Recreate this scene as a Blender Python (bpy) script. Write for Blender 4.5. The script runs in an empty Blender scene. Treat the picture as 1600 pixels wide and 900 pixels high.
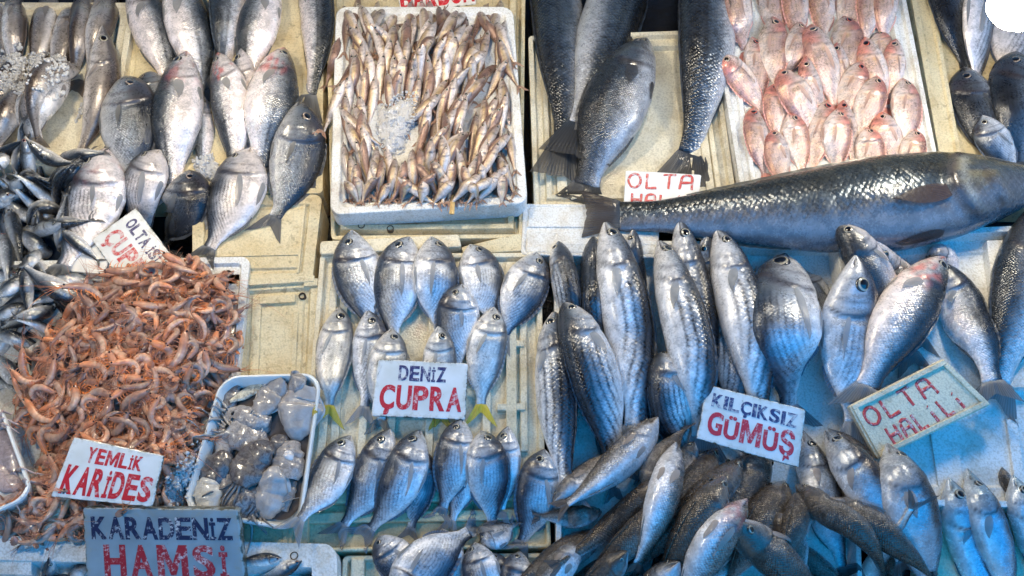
import bpy, bmesh, math, random
import numpy as np
from mathutils import Vector
random.seed(7); NR = np.random.default_rng(7)
SC = bpy.context.scene
COL = SC.collection
# ------------------------------------------------------------------ camera, sky, sun, exposure
TILT, DIST, HFOV = math.radians(26), 2.3, math.radians(55)
FPX = 800/math.tan(HFOV/2)
CAM = np.array([0, -DIST*math.sin(TILT), DIST*math.cos(TILT)])
cam_d = bpy.data.cameras.new('camera'); cam = bpy.data.objects.new('camera', cam_d); COL.objects.link(cam)
cam.location = CAM; cam.rotation_euler = (TILT, 0, 0)
cam_d.sensor_fit = 'HORIZONTAL'; cam_d.angle = HFOV; cam_d.clip_start = .05; cam_d.clip_end = 500
SC.camera = cam
W = bpy.data.worlds.new('World'); SC.world = W; W.use_nodes = True
wn, wl = W.node_tree.nodes, W.node_tree.links
sky = wn.new('ShaderNodeTexSky'); sky.sky_type = 'NISHITA'; sky.sun_disc = False
SUN_EL, SUN_ROT = math.radians(55), math.radians(152)
sky.sun_elevation = SUN_EL; sky.sun_rotation = SUN_ROT; sky.ozone_density = 4.0; sky.air_density = 1.0; sky.dust_density = .3
hs = wn.new('ShaderNodeHueSaturation'); hs.inputs['Saturation'].default_value = 1.2
wl.new(sky.outputs[0], hs.inputs['Color']); wl.new(hs.outputs[0], wn['Background'].inputs['Color'])
wn['Background'].inputs['Strength'].default_value = .05
sun_d = bpy.data.lights.new('sun', 'SUN'); sun_d.energy = 5.0; sun_d.angle = math.radians(.5); sun_d.color = (1, .93, .82)
sun = bpy.data.objects.new('sun', sun_d); COL.objects.link(sun)
sun.rotation_euler = Vector((math.sin(SUN_ROT)*math.cos(SUN_EL), math.cos(SUN_ROT)*math.cos(SUN_EL), math.sin(SUN_EL))).to_track_quat('Z', 'Y').to_euler()
LAMP_W = 5.5
SC.view_settings.view_transform = 'Standard'; SC.view_settings.look = 'None'
SC.view_settings.exposure = .98; SC.view_settings.gamma = 1

# ------------------------------------------------------------------ helpers
CT, ST = math.cos(TILT), math.sin(TILT)
def un(px, py, z=0.0):
    "the point of the plane at height z seen at a pixel of the 1600x900 photograph"
    x, y = (px-800)/FPX, -(py-450)/FPX
    d = np.array([x, y*CT+ST, y*ST-CT])
    return CAM + d*((z-CAM[2])/d[2])
def mpp(p):
    "metres per photograph pixel near a point"
    return float(np.dot(np.asarray(p)-CAM, np.array([0, ST, -CT])))/FPX
def sstep(a, b, x):
    t = np.clip((x-a)/(b-a), 0, 1); return t*t*(3-2*t)
def lerp(a, b, t): return a+(b-a)*t
def vnoise(x, y, seed):
    x = np.asarray(x, float); y = np.asarray(y, float)
    xi, yi = np.floor(x).astype(np.int64), np.floor(y).astype(np.int64); fx, fy = x-xi, y-yi
    fx, fy = fx*fx*(3-2*fx), fy*fy*(3-2*fy)
    def h(i, j):
        n = (i*374761393+j*668265263+seed*974711) & 0x7fffffff
        n = ((n ^ (n >> 13))*1274126177) & 0x7fffffff
        return ((n ^ (n >> 16)) & 0xffff)/65535.0
    return lerp(lerp(h(xi, yi), h(xi+1, yi), fx), lerp(h(xi, yi+1), h(xi+1, yi+1), fx), fy)

# height field of everything laid out so far, so that later things rest on earlier ones
GX0, GY0, GS = -2.0, -1.4, .005
GH = np.full((800, 640), -.12)
def gi(x, y):
    return (np.clip(((np.asarray(x)-GX0)/GS).astype(int), 0, 799), np.clip(((np.asarray(y)-GY0)/GS).astype(int), 0, 639))
def hget(x, y): return GH[gi(x, y)]
def hput(x, y, z):
    i, j = gi(x, y); np.maximum.at(GH, (i.ravel(), j.ravel()), np.asarray(z).ravel())
def at(px, py, extra=0.0):
    "point where the pixel's ray meets the height field"
    z = 0.0
    for _ in range(6):
        p = un(px, py, z); z = .5*z+.5*(float(hget(p[0], p[1]))+extra)
    return un(px, py, z)

def link(o, parent=None):
    COL.objects.link(o)
    if parent is not None: o.parent = parent
    return o
def mesh_np(name, v, polys, mat, parent=None, loc=(0, 0, 0), uv=None, col=None, prop=None, smooth=True):
    "v (n,3) world points; polys: list of int arrays (k,m)"
    v = np.asarray(v, float)-np.asarray(loc)
    me = bpy.data.meshes.new(name)
    me.vertices.add(len(v)); me.vertices.foreach_set('co', v.astype(np.float32).ravel())
    loops = np.concatenate([np.asarray(p).ravel() for p in polys]).astype(np.int32)
    tot = np.concatenate([np.full(len(p), np.asarray(p).shape[1]) for p in polys]).astype(np.int32)
    start = np.concatenate([[0], np.cumsum(tot)[:-1]]).astype(np.int32)
    me.loops.add(len(loops)); me.loops.foreach_set('vertex_index', loops)
    me.polygons.add(len(tot)); me.polygons.foreach_set('loop_start', start); me.polygons.foreach_set('loop_total', tot)
    me.polygons.foreach_set('use_smooth', np.full(len(tot), smooth))
    if uv is not None:
        l = me.uv_layers.new(name='UVMap'); l.data.foreach_set('uv', np.asarray(uv, np.float32)[loops].ravel())
    for nm, a in (('Col', col), ('Prop', prop)):
        if a is not None:
            a = np.asarray(a, np.float32)
            if a.shape[1] == 3: a = np.hstack([a, np.ones((len(a), 1), np.float32)])
            at_ = me.attributes.new(nm, 'FLOAT_COLOR', 'POINT'); at_.data.foreach_set('color', a.ravel())
    me.update(calc_edges=True); me.validate()
    if mat: me.materials.append(mat)
    o = bpy.data.objects.new(name, me)
    if parent is None: o.location = loc
    return link(o, parent)
def grid_quads(n, m, closed=False, off=0):
    i = np.arange(n-1)[:, None]; j = np.arange(m if closed else m-1)[None, :]; j2 = (j+1) % m
    return np.stack([i*m+j, i*m+j2, (i+1)*m+j2, (i+1)*m+j], -1).reshape(-1, 4)+off
def tag(o, label, cat, group=None, kind=None):
    o['label'] = label
    if cat: o['category'] = cat
    if group: o['group'] = group
    if kind: o['kind'] = kind
    return o
def dup(o):
    c = o.copy(); COL.objects.link(c)
    for ch in o.children:
        k = ch.copy(); COL.objects.link(k); k.parent = c
    return c

# ------------------------------------------------------------------ materials
def mat_new(name):
    m = bpy.data.materials.new(name); m.use_nodes = True
    return m, m.node_tree.nodes, m.node_tree.links, m.node_tree.nodes['Principled BSDF']
def nd(n, t, **kw):
    x = n.new(t)
    for k, v in kw.items(): setattr(x, k, v)
    return x
def math_(n, l, op, a, b=None, c=None):
    x = n.new('ShaderNodeMath'); x.operation = op
    for i, s in enumerate((a, b, c)):
        if s is None: continue
        if isinstance(s, (int, float)): x.inputs[i].default_value = s
        else: l.new(s, x.inputs[i])
    return x.outputs[0]
def vmath(n, l, op, a, b=None):
    x = n.new('ShaderNodeVectorMath'); x.operation = op
    for i, s in enumerate((a, b)):
        if s is None: continue
        if isinstance(s, tuple): x.inputs[i].default_value = s
        else: l.new(s, x.inputs[i])
    return x.outputs[0]
def vscale(n, l, a, f):
    x = n.new('ShaderNodeVectorMath'); x.operation = 'SCALE'; l.new(a, x.inputs[0])
    if isinstance(f, (int, float)): x.inputs['Scale'].default_value = f
    else: l.new(f, x.inputs['Scale'])
    return x.outputs[0]
def mixc(n, l, f, a, b, mode='MIX'):
    x = n.new('ShaderNodeMix'); x.data_type = 'RGBA'; x.blend_type = mode
    for s, v in ((0, f), (6, a), (7, b)):
        if isinstance(v, (int, float)): x.inputs[s].default_value = v
        elif isinstance(v, tuple): x.inputs[s].default_value = (*v, 1)
        else: l.new(v, x.inputs[s])
    return x.outputs[2]
def ramp(n, l, f, a, b):
    x = n.new('ShaderNodeMapRange'); x.inputs[1].default_value = a; x.inputs[2].default_value = b; l.new(f, x.inputs[0]); return x.outputs[0]

def skin_material():
    m, n, l, b = mat_new('fish_skin')
    col = nd(n, 'ShaderNodeAttribute', attribute_name='Col'); pr = nd(n, 'ShaderNodeAttribute', attribute_name='Prop')
    sp = n.new('ShaderNodeSeparateColor'); l.new(pr.outputs['Color'], sp.inputs[0])
    met, rough, stripe, scl = sp.outputs[0], sp.outputs[1], sp.outputs[2], pr.outputs['Alpha']
    uv = nd(n, 'ShaderNodeUVMap', uv_map='UVMap').outputs[0]
    mp = n.new('ShaderNodeMapping'); mp.inputs['Rotation'].default_value = (0, 0, math.pi/4); l.new(uv, mp.inputs[0])
    vo = nd(n, 'ShaderNodeTexVoronoi', voronoi_dimensions='2D'); vo.inputs['Scale'].default_value = 1; vo.inputs['Randomness'].default_value = .32
    l.new(mp.outputs[0], vo.inputs['Vector'])
    dist, cell = vo.outputs['Distance'], vo.outputs['Color']
    cs = n.new('ShaderNodeSeparateColor'); l.new(cell, cs.inputs[0])
    # scale-by-scale tone: paler middle, darker rim, a little random
    f1 = math_(n, l, 'MULTIPLY_ADD', dist, -1.15, .40)
    f2 = math_(n, l, 'MULTIPLY_ADD', cs.outputs[0], .5, -.25)
    f = math_(n, l, 'MULTIPLY', math_(n, l, 'ADD', f1, f2), scl)
    su = n.new('ShaderNodeSeparateXYZ'); l.new(uv, su.inputs[0])
    wob = nd(n, 'ShaderNodeTexNoise'); wob.inputs['Scale'].default_value = .25; l.new(uv, wob.inputs['Vector'])
    yy = math_(n, l, 'MULTIPLY_ADD', wob.outputs[0], .9, su.outputs[1])
    s = math_(n, l, 'SINE', math_(n, l, 'MULTIPLY', yy, math.pi))
    s = math_(n, l, 'POWER', math_(n, l, 'MULTIPLY_ADD', s, .5, .5), 2.0)
    sf = math_(n, l, 'MULTIPLY', math_(n, l, 'MULTIPLY', s, stripe), -.62)
    tc = n.new('ShaderNodeTexCoord')
    no = nd(n, 'ShaderNodeTexNoise'); no.inputs['Scale'].default_value = 38; no.inputs['Detail'].default_value = 5; l.new(tc.outputs['Object'], no.inputs['Vector'])
    no2 = nd(n, 'ShaderNodeTexNoise'); no2.inputs['Scale'].default_value = 210; no2.inputs['Detail'].default_value = 4; l.new(tc.outputs['Object'], no2.inputs['Vector'])
    nf = math_(n, l, 'ADD', math_(n, l, 'MULTIPLY_ADD', no.outputs[0], .9, -.45), math_(n, l, 'MULTIPLY_ADD', no2.outputs[0], .8, -.4))
    tot = math_(n, l, 'ADD', math_(n, l, 'ADD', math_(n, l, 'ADD', f, sf), nf), 1.0)
    tot = math_(n, l, 'MAXIMUM', tot, .12)
    c = vscale(n, l, col.outputs['Color'], tot)
    l.new(c, b.inputs['Base Color']); l.new(met, b.inputs['Metallic'])
    l.new(math_(n, l, 'MULTIPLY_ADD', nf, .35, rough), b.inputs['Roughness'])
    bu = n.new('ShaderNodeBump'); bu.inputs['Distance'].default_value = .0022; bu.inputs['Strength'].default_value = .75
    hgt = math_(n, l, 'ADD', math_(n, l, 'MULTIPLY', math_(n, l, 'MULTIPLY', dist, -1.0), scl), math_(n, l, 'ADD', math_(n, l, 'MULTIPLY', no.outputs[0], .6), math_(n, l, 'MULTIPLY', no2.outputs[0], .3)))
    l.new(hgt, bu.inputs['Height'])
    tilt = vscale(n, l, vmath(n, l, 'SUBTRACT', cell, (.5, .5, .5)), math_(n, l, 'MULTIPLY', scl, .32))
    nn = vmath(n, l, 'NORMALIZE', vmath(n, l, 'ADD', bu.outputs[0], tilt))
    l.new(nn, b.inputs['Normal'])
    b.inputs['Coat Weight'].default_value = .4; b.inputs['Coat Roughness'].default_value = .13
    b.inputs['Specular IOR Level'].default_value = .45
    l.new(bu.outputs[0], b.inputs['Coat Normal'])
    return m
M_SKIN = skin_material()
def fin_material():
    m, n, l, b = mat_new('fin_membrane')
    col = nd(n, 'ShaderNodeAttribute', attribute_name='Col')
    uv = nd(n, 'ShaderNodeUVMap', uv_map='UVMap').outputs[0]
    su = n.new('ShaderNodeSeparateXYZ'); l.new(uv, su.inputs[0])
    w = math_(n, l, 'SINE', math_(n, l, 'MULTIPLY', su.outputs[0], 2*math.pi))
    c = vscale(n, l, col.outputs['Color'], math_(n, l, 'MULTIPLY_ADD', w, .25, .95))
    l.new(c, b.inputs['Base Color'])
    bu = n.new('ShaderNodeBump'); bu.inputs['Distance'].default_value = .002; bu.inputs['Strength'].default_value = .3; l.new(w, bu.inputs['Height']); l.new(bu.outputs[0], b.inputs['Normal'])
    b.inputs['Roughness'].default_value = .4; b.inputs['Coat Weight'].default_value = .12
    l.new(col.outputs['Alpha'], b.inputs['Alpha'])
    return m
M_FIN = fin_material()
def eye_material():
    m, n, l, b = mat_new('fish_eye')
    col = nd(n, 'ShaderNodeAttribute', attribute_name='Col'); l.new(col.outputs['Color'], b.inputs['Base Color'])
    b.inputs['Roughness'].default_value = .12; b.inputs['Coat Weight'].default_value = 1; b.inputs['Coat Roughness'].default_value = .03
    return m
M_EYE = eye_material()
def foam_material(name, base, stain, amount, dirt=.5):
    m, n, l, b = mat_new(name)
    tc = n.new('ShaderNodeTexCoord').outputs['Object']
    n1 = nd(n, 'ShaderNodeTexNoise'); n1.inputs['Scale'].default_value = 7; n1.inputs['Detail'].default_value = 8; n1.inputs['Roughness'].default_value = .65; l.new(tc, n1.inputs['Vector'])
    n2 = nd(n, 'ShaderNodeTexNoise'); n2.inputs['Scale'].default_value = 60; n2.inputs['Detail'].default_value = 6; l.new(tc, n2.inputs['Vector'])
    n3 = nd(n, 'ShaderNodeTexNoise'); n3.inputs['Scale'].default_value = 17; n3.inputs['Detail'].default_value = 10; n3.inputs['Roughness'].default_value = .75; l.new(tc, n3.inputs['Vector'])
    c = mixc(n, l, math_(n, l, 'MULTIPLY', ramp(n, l, n1.outputs[0], .62-.4*amount, .75-.1*amount), min(1, amount+.15)), base, stain)
    c = mixc(n, l, math_(n, l, 'MULTIPLY', ramp(n, l, n3.outputs[0], .58, .72), dirt), c, (.23, .17, .09))
    c = mixc(n, l, math_(n, l, 'MULTIPLY', ramp(n, l, n2.outputs[0], .62, .68), dirt*.8), c, (.12, .09, .05))
    vo = nd(n, 'ShaderNodeTexVoronoi'); vo.inputs['Scale'].default_value = 230; l.new(tc, vo.inputs['Vector'])
    c = mixc(n, l, math_(n, l, 'MULTIPLY', ramp(n, l, vo.outputs['Distance'], .45, .8), .35), c, (.3, .25, .15))
    l.new(c, b.inputs['Base Color']); b.inputs['Roughness'].default_value = .5
    bu = n.new('ShaderNodeBump'); bu.inputs['Distance'].default_value = .0022; bu.inputs['Strength'].default_value = .7
    h = math_(n, l, 'MULTIPLY_ADD', n3.outputs[0], .9, math_(n, l, 'MULTIPLY', vo.outputs['Distance'], -.5))
    l.new(h, bu.inputs['Height']); l.new(bu.outputs[0], b.inputs['Normal'])
    b.inputs['Specular IOR Level'].default_value = .45
    n4 = nd(n, 'ShaderNodeTexNoise'); n4.inputs['Scale'].default_value = 11; n4.inputs['Detail'].default_value = 5; l.new(vmath(n, l, 'ADD', tc, (3.1, 7.7, 0.0)), n4.inputs['Vector'])
    wet = ramp(n, l, n4.outputs[0], .50, .60); l.new(math_(n, l, 'MULTIPLY_ADD', wet, -.38, .55), b.inputs['Roughness'])
    c2 = mixc(n, l, math_(n, l, 'MULTIPLY', wet, .30), c, (.40, .30, .17)); c2 = mixc(n, l, math_(n, l, 'MULTIPLY', ramp(n, l, n4.outputs[0], .66, .74), .5), c2, (.33, .13, .07)); l.new(c2, b.inputs['Base Color'])
    return m
M_FOAM_W = foam_material('white_foam', (.76, .76, .73), (.62, .52, .33), .15, .22)
M_FOAM_S = foam_material('speckled_foam', (.74, .67, .49), (.58, .47, .28), .35, .4)
M_FOAM_C = foam_material('cream_foam', (.74, .68, .52), (.55, .40, .17), .4, .35)
M_FOAM_Y = foam_material('yellowed_foam', (.70, .61, .40), (.50, .34, .12), .5, .55)
def plain(name, c, rough=.5, bump=0, scale=60, var=.25, coat=0, metal=0):
    m, n, l, b = mat_new(name)
    tc = n.new('ShaderNodeTexCoord').outputs['Object']
    n1 = nd(n, 'ShaderNodeTexNoise'); n1.inputs['Scale'].default_value = scale; n1.inputs['Detail'].default_value = 6; l.new(tc, n1.inputs['Vector'])
    l.new(mixc(n, l, ramp(n, l, n1.outputs[0], .3, .7), tuple(x*(1-var) for x in c), tuple(min(1, x*(1+var)) for x in c)), b.inputs['Base Color'])
    b.inputs['Roughness'].default_value = rough; b.inputs['Coat Weight'].default_value = coat; b.inputs['Metallic'].default_value = metal
    if bump:
        bu = n.new('ShaderNodeBump'); bu.inputs['Distance'].default_value = bump; l.new(n1.outputs[0], bu.inputs['Height']); l.new(bu.outputs[0], b.inputs['Normal'])
    return m
M_TABLE = plain('wet_black_sheet', (.012, .013, .016), .25, .004, 14)
M_CRATE = plain('dark_blue_plastic', (.035, .05, .075), .3, 0, 25, .15, .2)
M_PLASTIC = plain('white_plastic', (.72, .73, .70), .3, 0, 25, .06, .2)
M_PAPER = plain('torn_paper', (.80, .77, .71), .7, .001, 30, .12)
M_WOOD = plain('wood_stick', (.55, .36, .14), .6, .001, 80)
M_AWN = plain('added_awning_canvas', (.22, .17, .11), .8, 0, 3)
M_BLACK = plain('lamp_socket', (.02, .02, .02), .4)
def sign_material(name='painted_sign_board', c1=(.80, .81, .80), c2=(.62, .62, .56)):
    m, n, l, b = mat_new(name)
    tc = n.new('ShaderNodeTexCoord').outputs['Object']
    uv = nd(n, 'ShaderNodeUVMap', uv_map='UVMap').outputs[0]
    su = n.new('ShaderNodeSeparateXYZ'); l.new(uv, su.inputs[0])
    def edge(s): return math_(n, l, 'MINIMUM', s, math_(n, l, 'SUBTRACT', 1.0, s))
    e = math_(n, l, 'MINIMUM', math_(n, l, 'MULTIPLY', edge(su.outputs[0]), 1.5), edge(su.outputs[1]))
    n1 = nd(n, 'ShaderNodeTexNoise'); n1.inputs['Scale'].default_value = 55; n1.inputs['Detail'].default_value = 8; n1.inputs['Roughness'].default_value = .7; l.new(tc, n1.inputs['Vector'])
    n2 = nd(n, 'ShaderNodeTexNoise'); n2.inputs['Scale'].default_value = 14; n2.inputs['Detail'].default_value = 6; l.new(tc, n2.inputs['Vector'])
    chip = ramp(n, l, math_(n, l, 'SUBTRACT', n1.outputs[0], math_(n, l, 'MULTIPLY', e, 7.0)), .46, .52)
    c = mixc(n, l, ramp(n, l, n2.outputs[0], .35, .75), c1, c2)
    rim = ramp(n, l, math_(n, l, 'SUBTRACT', n1.outputs[0], math_(n, l, 'MULTIPLY', e, 2.0)), .36, .62)
    c = mixc(n, l, math_(n, l, 'MULTIPLY', rim, .5), c, (.34, .29, .18))
    c = mixc(n, l, math_(n, l, 'MULTIPLY', ramp(n, l, n1.outputs[0], .66, .70), .6), c, (.2, .16, .1))
    c = mixc(n, l, chip, c, (.06, .06, .04))
    l.new(c, b.inputs['Base Color']); b.inputs['Roughness'].default_value = .35; b.inputs['Coat Weight'].default_value = .15
    return m
M_SIGN = sign_material(); M_SIGN_SHADE = sign_material('blue_shaded_sign_board', (.27, .34, .38), (.18, .22, .23))  # second board: a white sign with blue shade put into its colour
def ink(name, c, wear=.5):
    m, n, l, b = mat_new(name)
    tc = n.new('ShaderNodeTexCoord').outputs['Object']
    n1 = nd(n, 'ShaderNodeTexNoise'); n1.inputs['Scale'].default_value = 130; n1.inputs['Detail'].default_value = 8; n1.inputs['Roughness'].default_value = .75; l.new(tc, n1.inputs['Vector'])
    n2 = nd(n, 'ShaderNodeTexNoise'); n2.inputs['Scale'].default_value = 18; l.new(tc, n2.inputs['Vector'])
    f = ramp(n, l, math_(n, l, 'MULTIPLY_ADD', n2.outputs[0], .35, n1.outputs[0]), .78-.16*wear, .86-.1*wear)
    l.new(mixc(n, l, math_(n, l, 'MULTIPLY', f, .75), c, (.7, .68, .66)), b.inputs['Base Color']); b.inputs['Roughness'].default_value = .4
    return m
M_RED = ink('red_sign_paint', (.55, .018, .03), .35); M_REDW = ink('worn_red_sign_paint', (.50, .03, .035), .95)
M_NAVYD = ink('dark_navy_sign_paint', (.012, .014, .05), .35); M_REDD = ink('dark_red_sign_paint', (.36, .012, .018), .55)
M_NAVY = ink('navy_sign_paint', (.035, .035, .13), .6); M_PEN = ink('red_marker', (.58, .05, .04), .55)
def ice_material():
    m, n, l, b = mat_new('crushed_ice')
    b.inputs['Base Color'].default_value = (.72, .71, .70, 1); b.inputs['Roughness'].default_value = .3; b.inputs['Coat Weight'].default_value = .5
    b.inputs['Transmission Weight'].default_value = .12; b.inputs['IOR'].default_value = 1.31
    tc = n.new('ShaderNodeTexCoord').outputs['Object']
    n1 = nd(n, 'ShaderNodeTexNoise'); n1.inputs['Scale'].default_value = 260; n1.inputs['Detail'].default_value = 4; l.new(tc, n1.inputs['Vector'])
    bu = n.new('ShaderNodeBump'); bu.inputs['Distance'].default_value = .005; l.new(n1.outputs[0], bu.inputs['Height']); l.new(bu.outputs[0], b.inputs['Normal'])
    return m
M_ICE = ice_material()
def flesh_material(name, rnd=.35, coat=.6, rough=.35, sss=.0):
    m, n, l, b = mat_new(name)
    col = nd(n, 'ShaderNodeAttribute', attribute_name='Col')
    oi = n.new('ShaderNodeObjectInfo')
    tc = n.new('ShaderNodeTexCoord').outputs['Object']
    n1 = nd(n, 'ShaderNodeTexNoise'); n1.inputs['Scale'].default_value = 70; n1.inputs['Detail'].default_value = 6; l.new(tc, n1.inputs['Vector'])
    f = math_(n, l, 'ADD', math_(n, l, 'MULTIPLY_ADD', oi.outputs['Random'], rnd*1.3, 1-rnd*.65), math_(n, l, 'MULTIPLY_ADD', n1.outputs[0], .6, -.3))
    h = n.new('ShaderNodeHueSaturation'); n5 = nd(n, 'ShaderNodeTexNoise'); n5.inputs['Scale'].default_value = 95; n5.inputs['Detail'].default_value = 9; n5.inputs['Roughness'].default_value = .7; n5.inputs['Distortion'].default_value = 1.2; l.new(tc, n5.inputs['Vector'])
    mo = math_(n, l, 'MULTIPLY', ramp(n, l, n5.outputs[0], .42, .60), math_(n, l, 'SUBTRACT', 1.0, col.outputs['Alpha']))
    l.new(mixc(n, l, mo, vscale(n, l, col.outputs['Color'], f), (.035, .024, .028)), h.inputs['Color'])
    l.new(math_(n, l, 'MULTIPLY_ADD', oi.outputs['Random'], .5*rnd, 1-.25*rnd), h.inputs['Saturation'])
    l.new(h.outputs[0], b.inputs['Base Color'])
    b.inputs['Roughness'].default_value = rough; b.inputs['Coat Weight'].default_value = coat; b.inputs['Coat Roughness'].default_value = .1
    if sss: b.inputs['Subsurface Weight'].default_value = sss; b.inputs['Subsurface Radius'].default_value = (.01, .004, .003); b.inputs['Subsurface Scale'].default_value = 1
    bu = n.new('ShaderNodeBump'); bu.inputs['Distance'].default_value = .003; bu.inputs['Strength'].default_value = .6; l.new(n1.outputs[0], bu.inputs['Height']); l.new(bu.outputs[0], b.inputs['Normal'])
    return m
M_SHRIMP = flesh_material('shrimp_shell', .7, .5, .35); M_SQUID = flesh_material('squid_flesh', .3, .55, .32)
M_INK = plain('inky_liquid', (.10, .085, .08), .12, .001, 40, .4)

# ------------------------------------------------------------------ setting
def ground_plane(name, x0, x1, y0, y1, z, mat):
    o = mesh_np(name, [(x0, y0, z), (x1, y0, z), (x1, y1, z), (x0, y1, z)], [np.array([[0, 1, 2, 3]])], mat); o['kind'] = 'structure'; return o
M_PAVE = plain('wet_paving', (.06, .06, .06), .4, .003, 5)
ground_plane('ground', -60, 60, -60, 60, -.85, M_PAVE)
def box_bm(bm, x0, x1, y0, y1, z0, z1):
    vs = [bm.verts.new(p) for p in ((x0, y0, z0), (x1, y0, z0), (x1, y1, z0), (x0, y1, z0), (x0, y0, z1), (x1, y0, z1), (x1, y1, z1), (x0, y1, z1))]
    for f in ((3, 2, 1, 0), (4, 5, 6, 7), (0, 1, 5, 4), (1, 2, 6, 5), (2, 3, 7, 6), (3, 0, 4, 7)): bm.faces.new([vs[i] for i in f])
def bm_obj(name, bm, mat, parent=None, bevel=0):
    me = bpy.data.meshes.new(name); bmesh.ops.recalc_face_normals(bm, faces=bm.faces); bm.to_mesh(me); bm.free(); me.materials.append(mat)
    o = link(bpy.data.objects.new(name, me), parent)
    if bevel:
        md = o.modifiers.new('edge', 'BEVEL'); md.width = bevel; md.segments = 2; md.limit_method = 'ANGLE'
    return o
bm = bmesh.new(); box_bm(bm, -1.75, 1.75, -1.15, 1.45, -.16, -.12)
st = bm_obj('display_table', bm, M_TABLE)
tag(st, 'black wet sheeted stall table under all the foam boxes', 'table')
for x in (-1.6, 1.6):
    for y in (-1.0, 1.3):
        bm = bmesh.new(); box_bm(bm, x-.03, x+.03, y-.03, y+.03, -.85, -.161); bm_obj('leg', bm, M_BLACK, st)
# added canvas roof out of view, shaped to keep the sky off the upper boxes
AWZ = 2.5
bm = bmesh.new()
top = [bm.verts.new((x, y, AWZ+.08*y)) for x, y in ((-3.2, -3.6), (-.9, -2.2), (-.5, -.7), (3.2, .95), (3.2, 3.6), (-3.2, 3.6))]
bot = [bm.verts.new((v.co.x, v.co.y, v.co.z-.01)) for v in top]
bm.faces.new(top); bm.faces.new(bot[::-1])
for i in range(6): bm.faces.new((top[i], bot[i], bot[(i+1) % 6], top[(i+1) % 6]))
aw = bm_obj('added_awning', bm, M_AWN); aw['kind'] = 'structure'
# blue tarpaulin stretched over the aisle in front: the sun shines through it and tints the front of the stall
m_t, n_t, l_t, b_t = mat_new('blue_tarpaulin'); n_t.remove(b_t)
tr = n_t.new('ShaderNodeBsdfTranslucent'); tr.inputs['Color'].default_value = (.003, .36, 1.0, 1); df = n_t.new('ShaderNodeBsdfDiffuse'); df.inputs['Color'].default_value = (.02, .14, .5, 1)
mx = n_t.new('ShaderNodeMixShader'); mx.inputs[0].default_value = .03; l_t.new(tr.outputs[0], mx.inputs[1]); l_t.new(df.outputs[0], mx.inputs[2])
l_t.new(mx.outputs[0], n_t['Material Output'].inputs[0])
xs, ys = np.linspace(-1.2, 6.0, 37), np.linspace(-6.0, -.25, 30); XX, YY = np.meshgrid(xs, ys)
ZZ = 2.75+.10*np.sin(XX*1.3)*np.sin(YY*.9)-.10*((XX-2.4)/3.6)**2
tp_ = mesh_np('tarpaulin', np.stack([XX, YY, ZZ], -1).reshape(-1, 3), [grid_quads(30, 37)], m_t); tp_['kind'] = 'structure'

# ------------------------------------------------------------------ hanging bulbs
def bulb_material():
    m, n, l, b = mat_new('lit_bulb'); b.inputs['Base Color'].default_value = (1, 1, 1, 1)
    b.inputs['Emission Color'].default_value = (1, .9, .72, 1); b.inputs['Emission Strength'].default_value = 40
    return m
M_BULB = bulb_material()
def lathe(prof, seg=24):
    p = np.array(prof); a = np.linspace(0, 2*math.pi, seg, endpoint=False)
    return np.stack([p[:, :1]*np.cos(a), p[:, :1]*np.sin(a), np.repeat(p[:, 1:], seg, 1)], -1).reshape(-1, 3), [grid_quads(len(p), seg, True)]
def lamp(loc, label, watts, r=.05):
    v, q = lathe([(0.001, -r), (r*.5, -r*.87), (r*.87, -r*.5), (r, 0), (r*.9, r*.45), (r*.62, r*.95), (r*.42, r*1.4)])
    e = link(bpy.data.objects.new('hanging_bulb', None)); e.location = loc; e.empty_display_size = .05
    tag(e, label, 'lamp', 'bulbs hanging over the stall')
    mesh_np('glass_bulb', v, q, M_BULB, e)
    v, q = lathe([(r*.44, r*1.38), (r*.5, r*1.5), (r*.5, r*2.4), (r*.2, r*2.7), (.001, r*2.7)]); mesh_np('socket', v, q, M_BLACK, e)
    v, q = lathe([(.004, r*2.7), (.004, AWZ-loc[2])], 6); mesh_np('cord', v, q, M_BLACK, e)
    ld = bpy.data.lights.new('bulb_light', 'POINT'); ld.energy = watts; ld.color = (1, .84, .60); ld.shadow_soft_size = r
    lo = bpy.data.objects.new('bulb_light', ld); link(lo, e); lo.location = (0, 0, -r*1.15)
p = un(1592, 2, .55)
lamp(tuple(p), 'glowing white bulb hanging over the top right corner', LAMP_W*.3, .06)
for x, y, k in ((-1.0, .46, 1.0), (-.3, .46, 1.05), (.40, .54, .70), (-.95, -.42, .22)):  # the last, front left bulb is added fill for the shrimps under the roof
    lamp((x, y, .86), 'unseen warm bulb hung above the stall to light it', LAMP_W*k)

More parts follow.
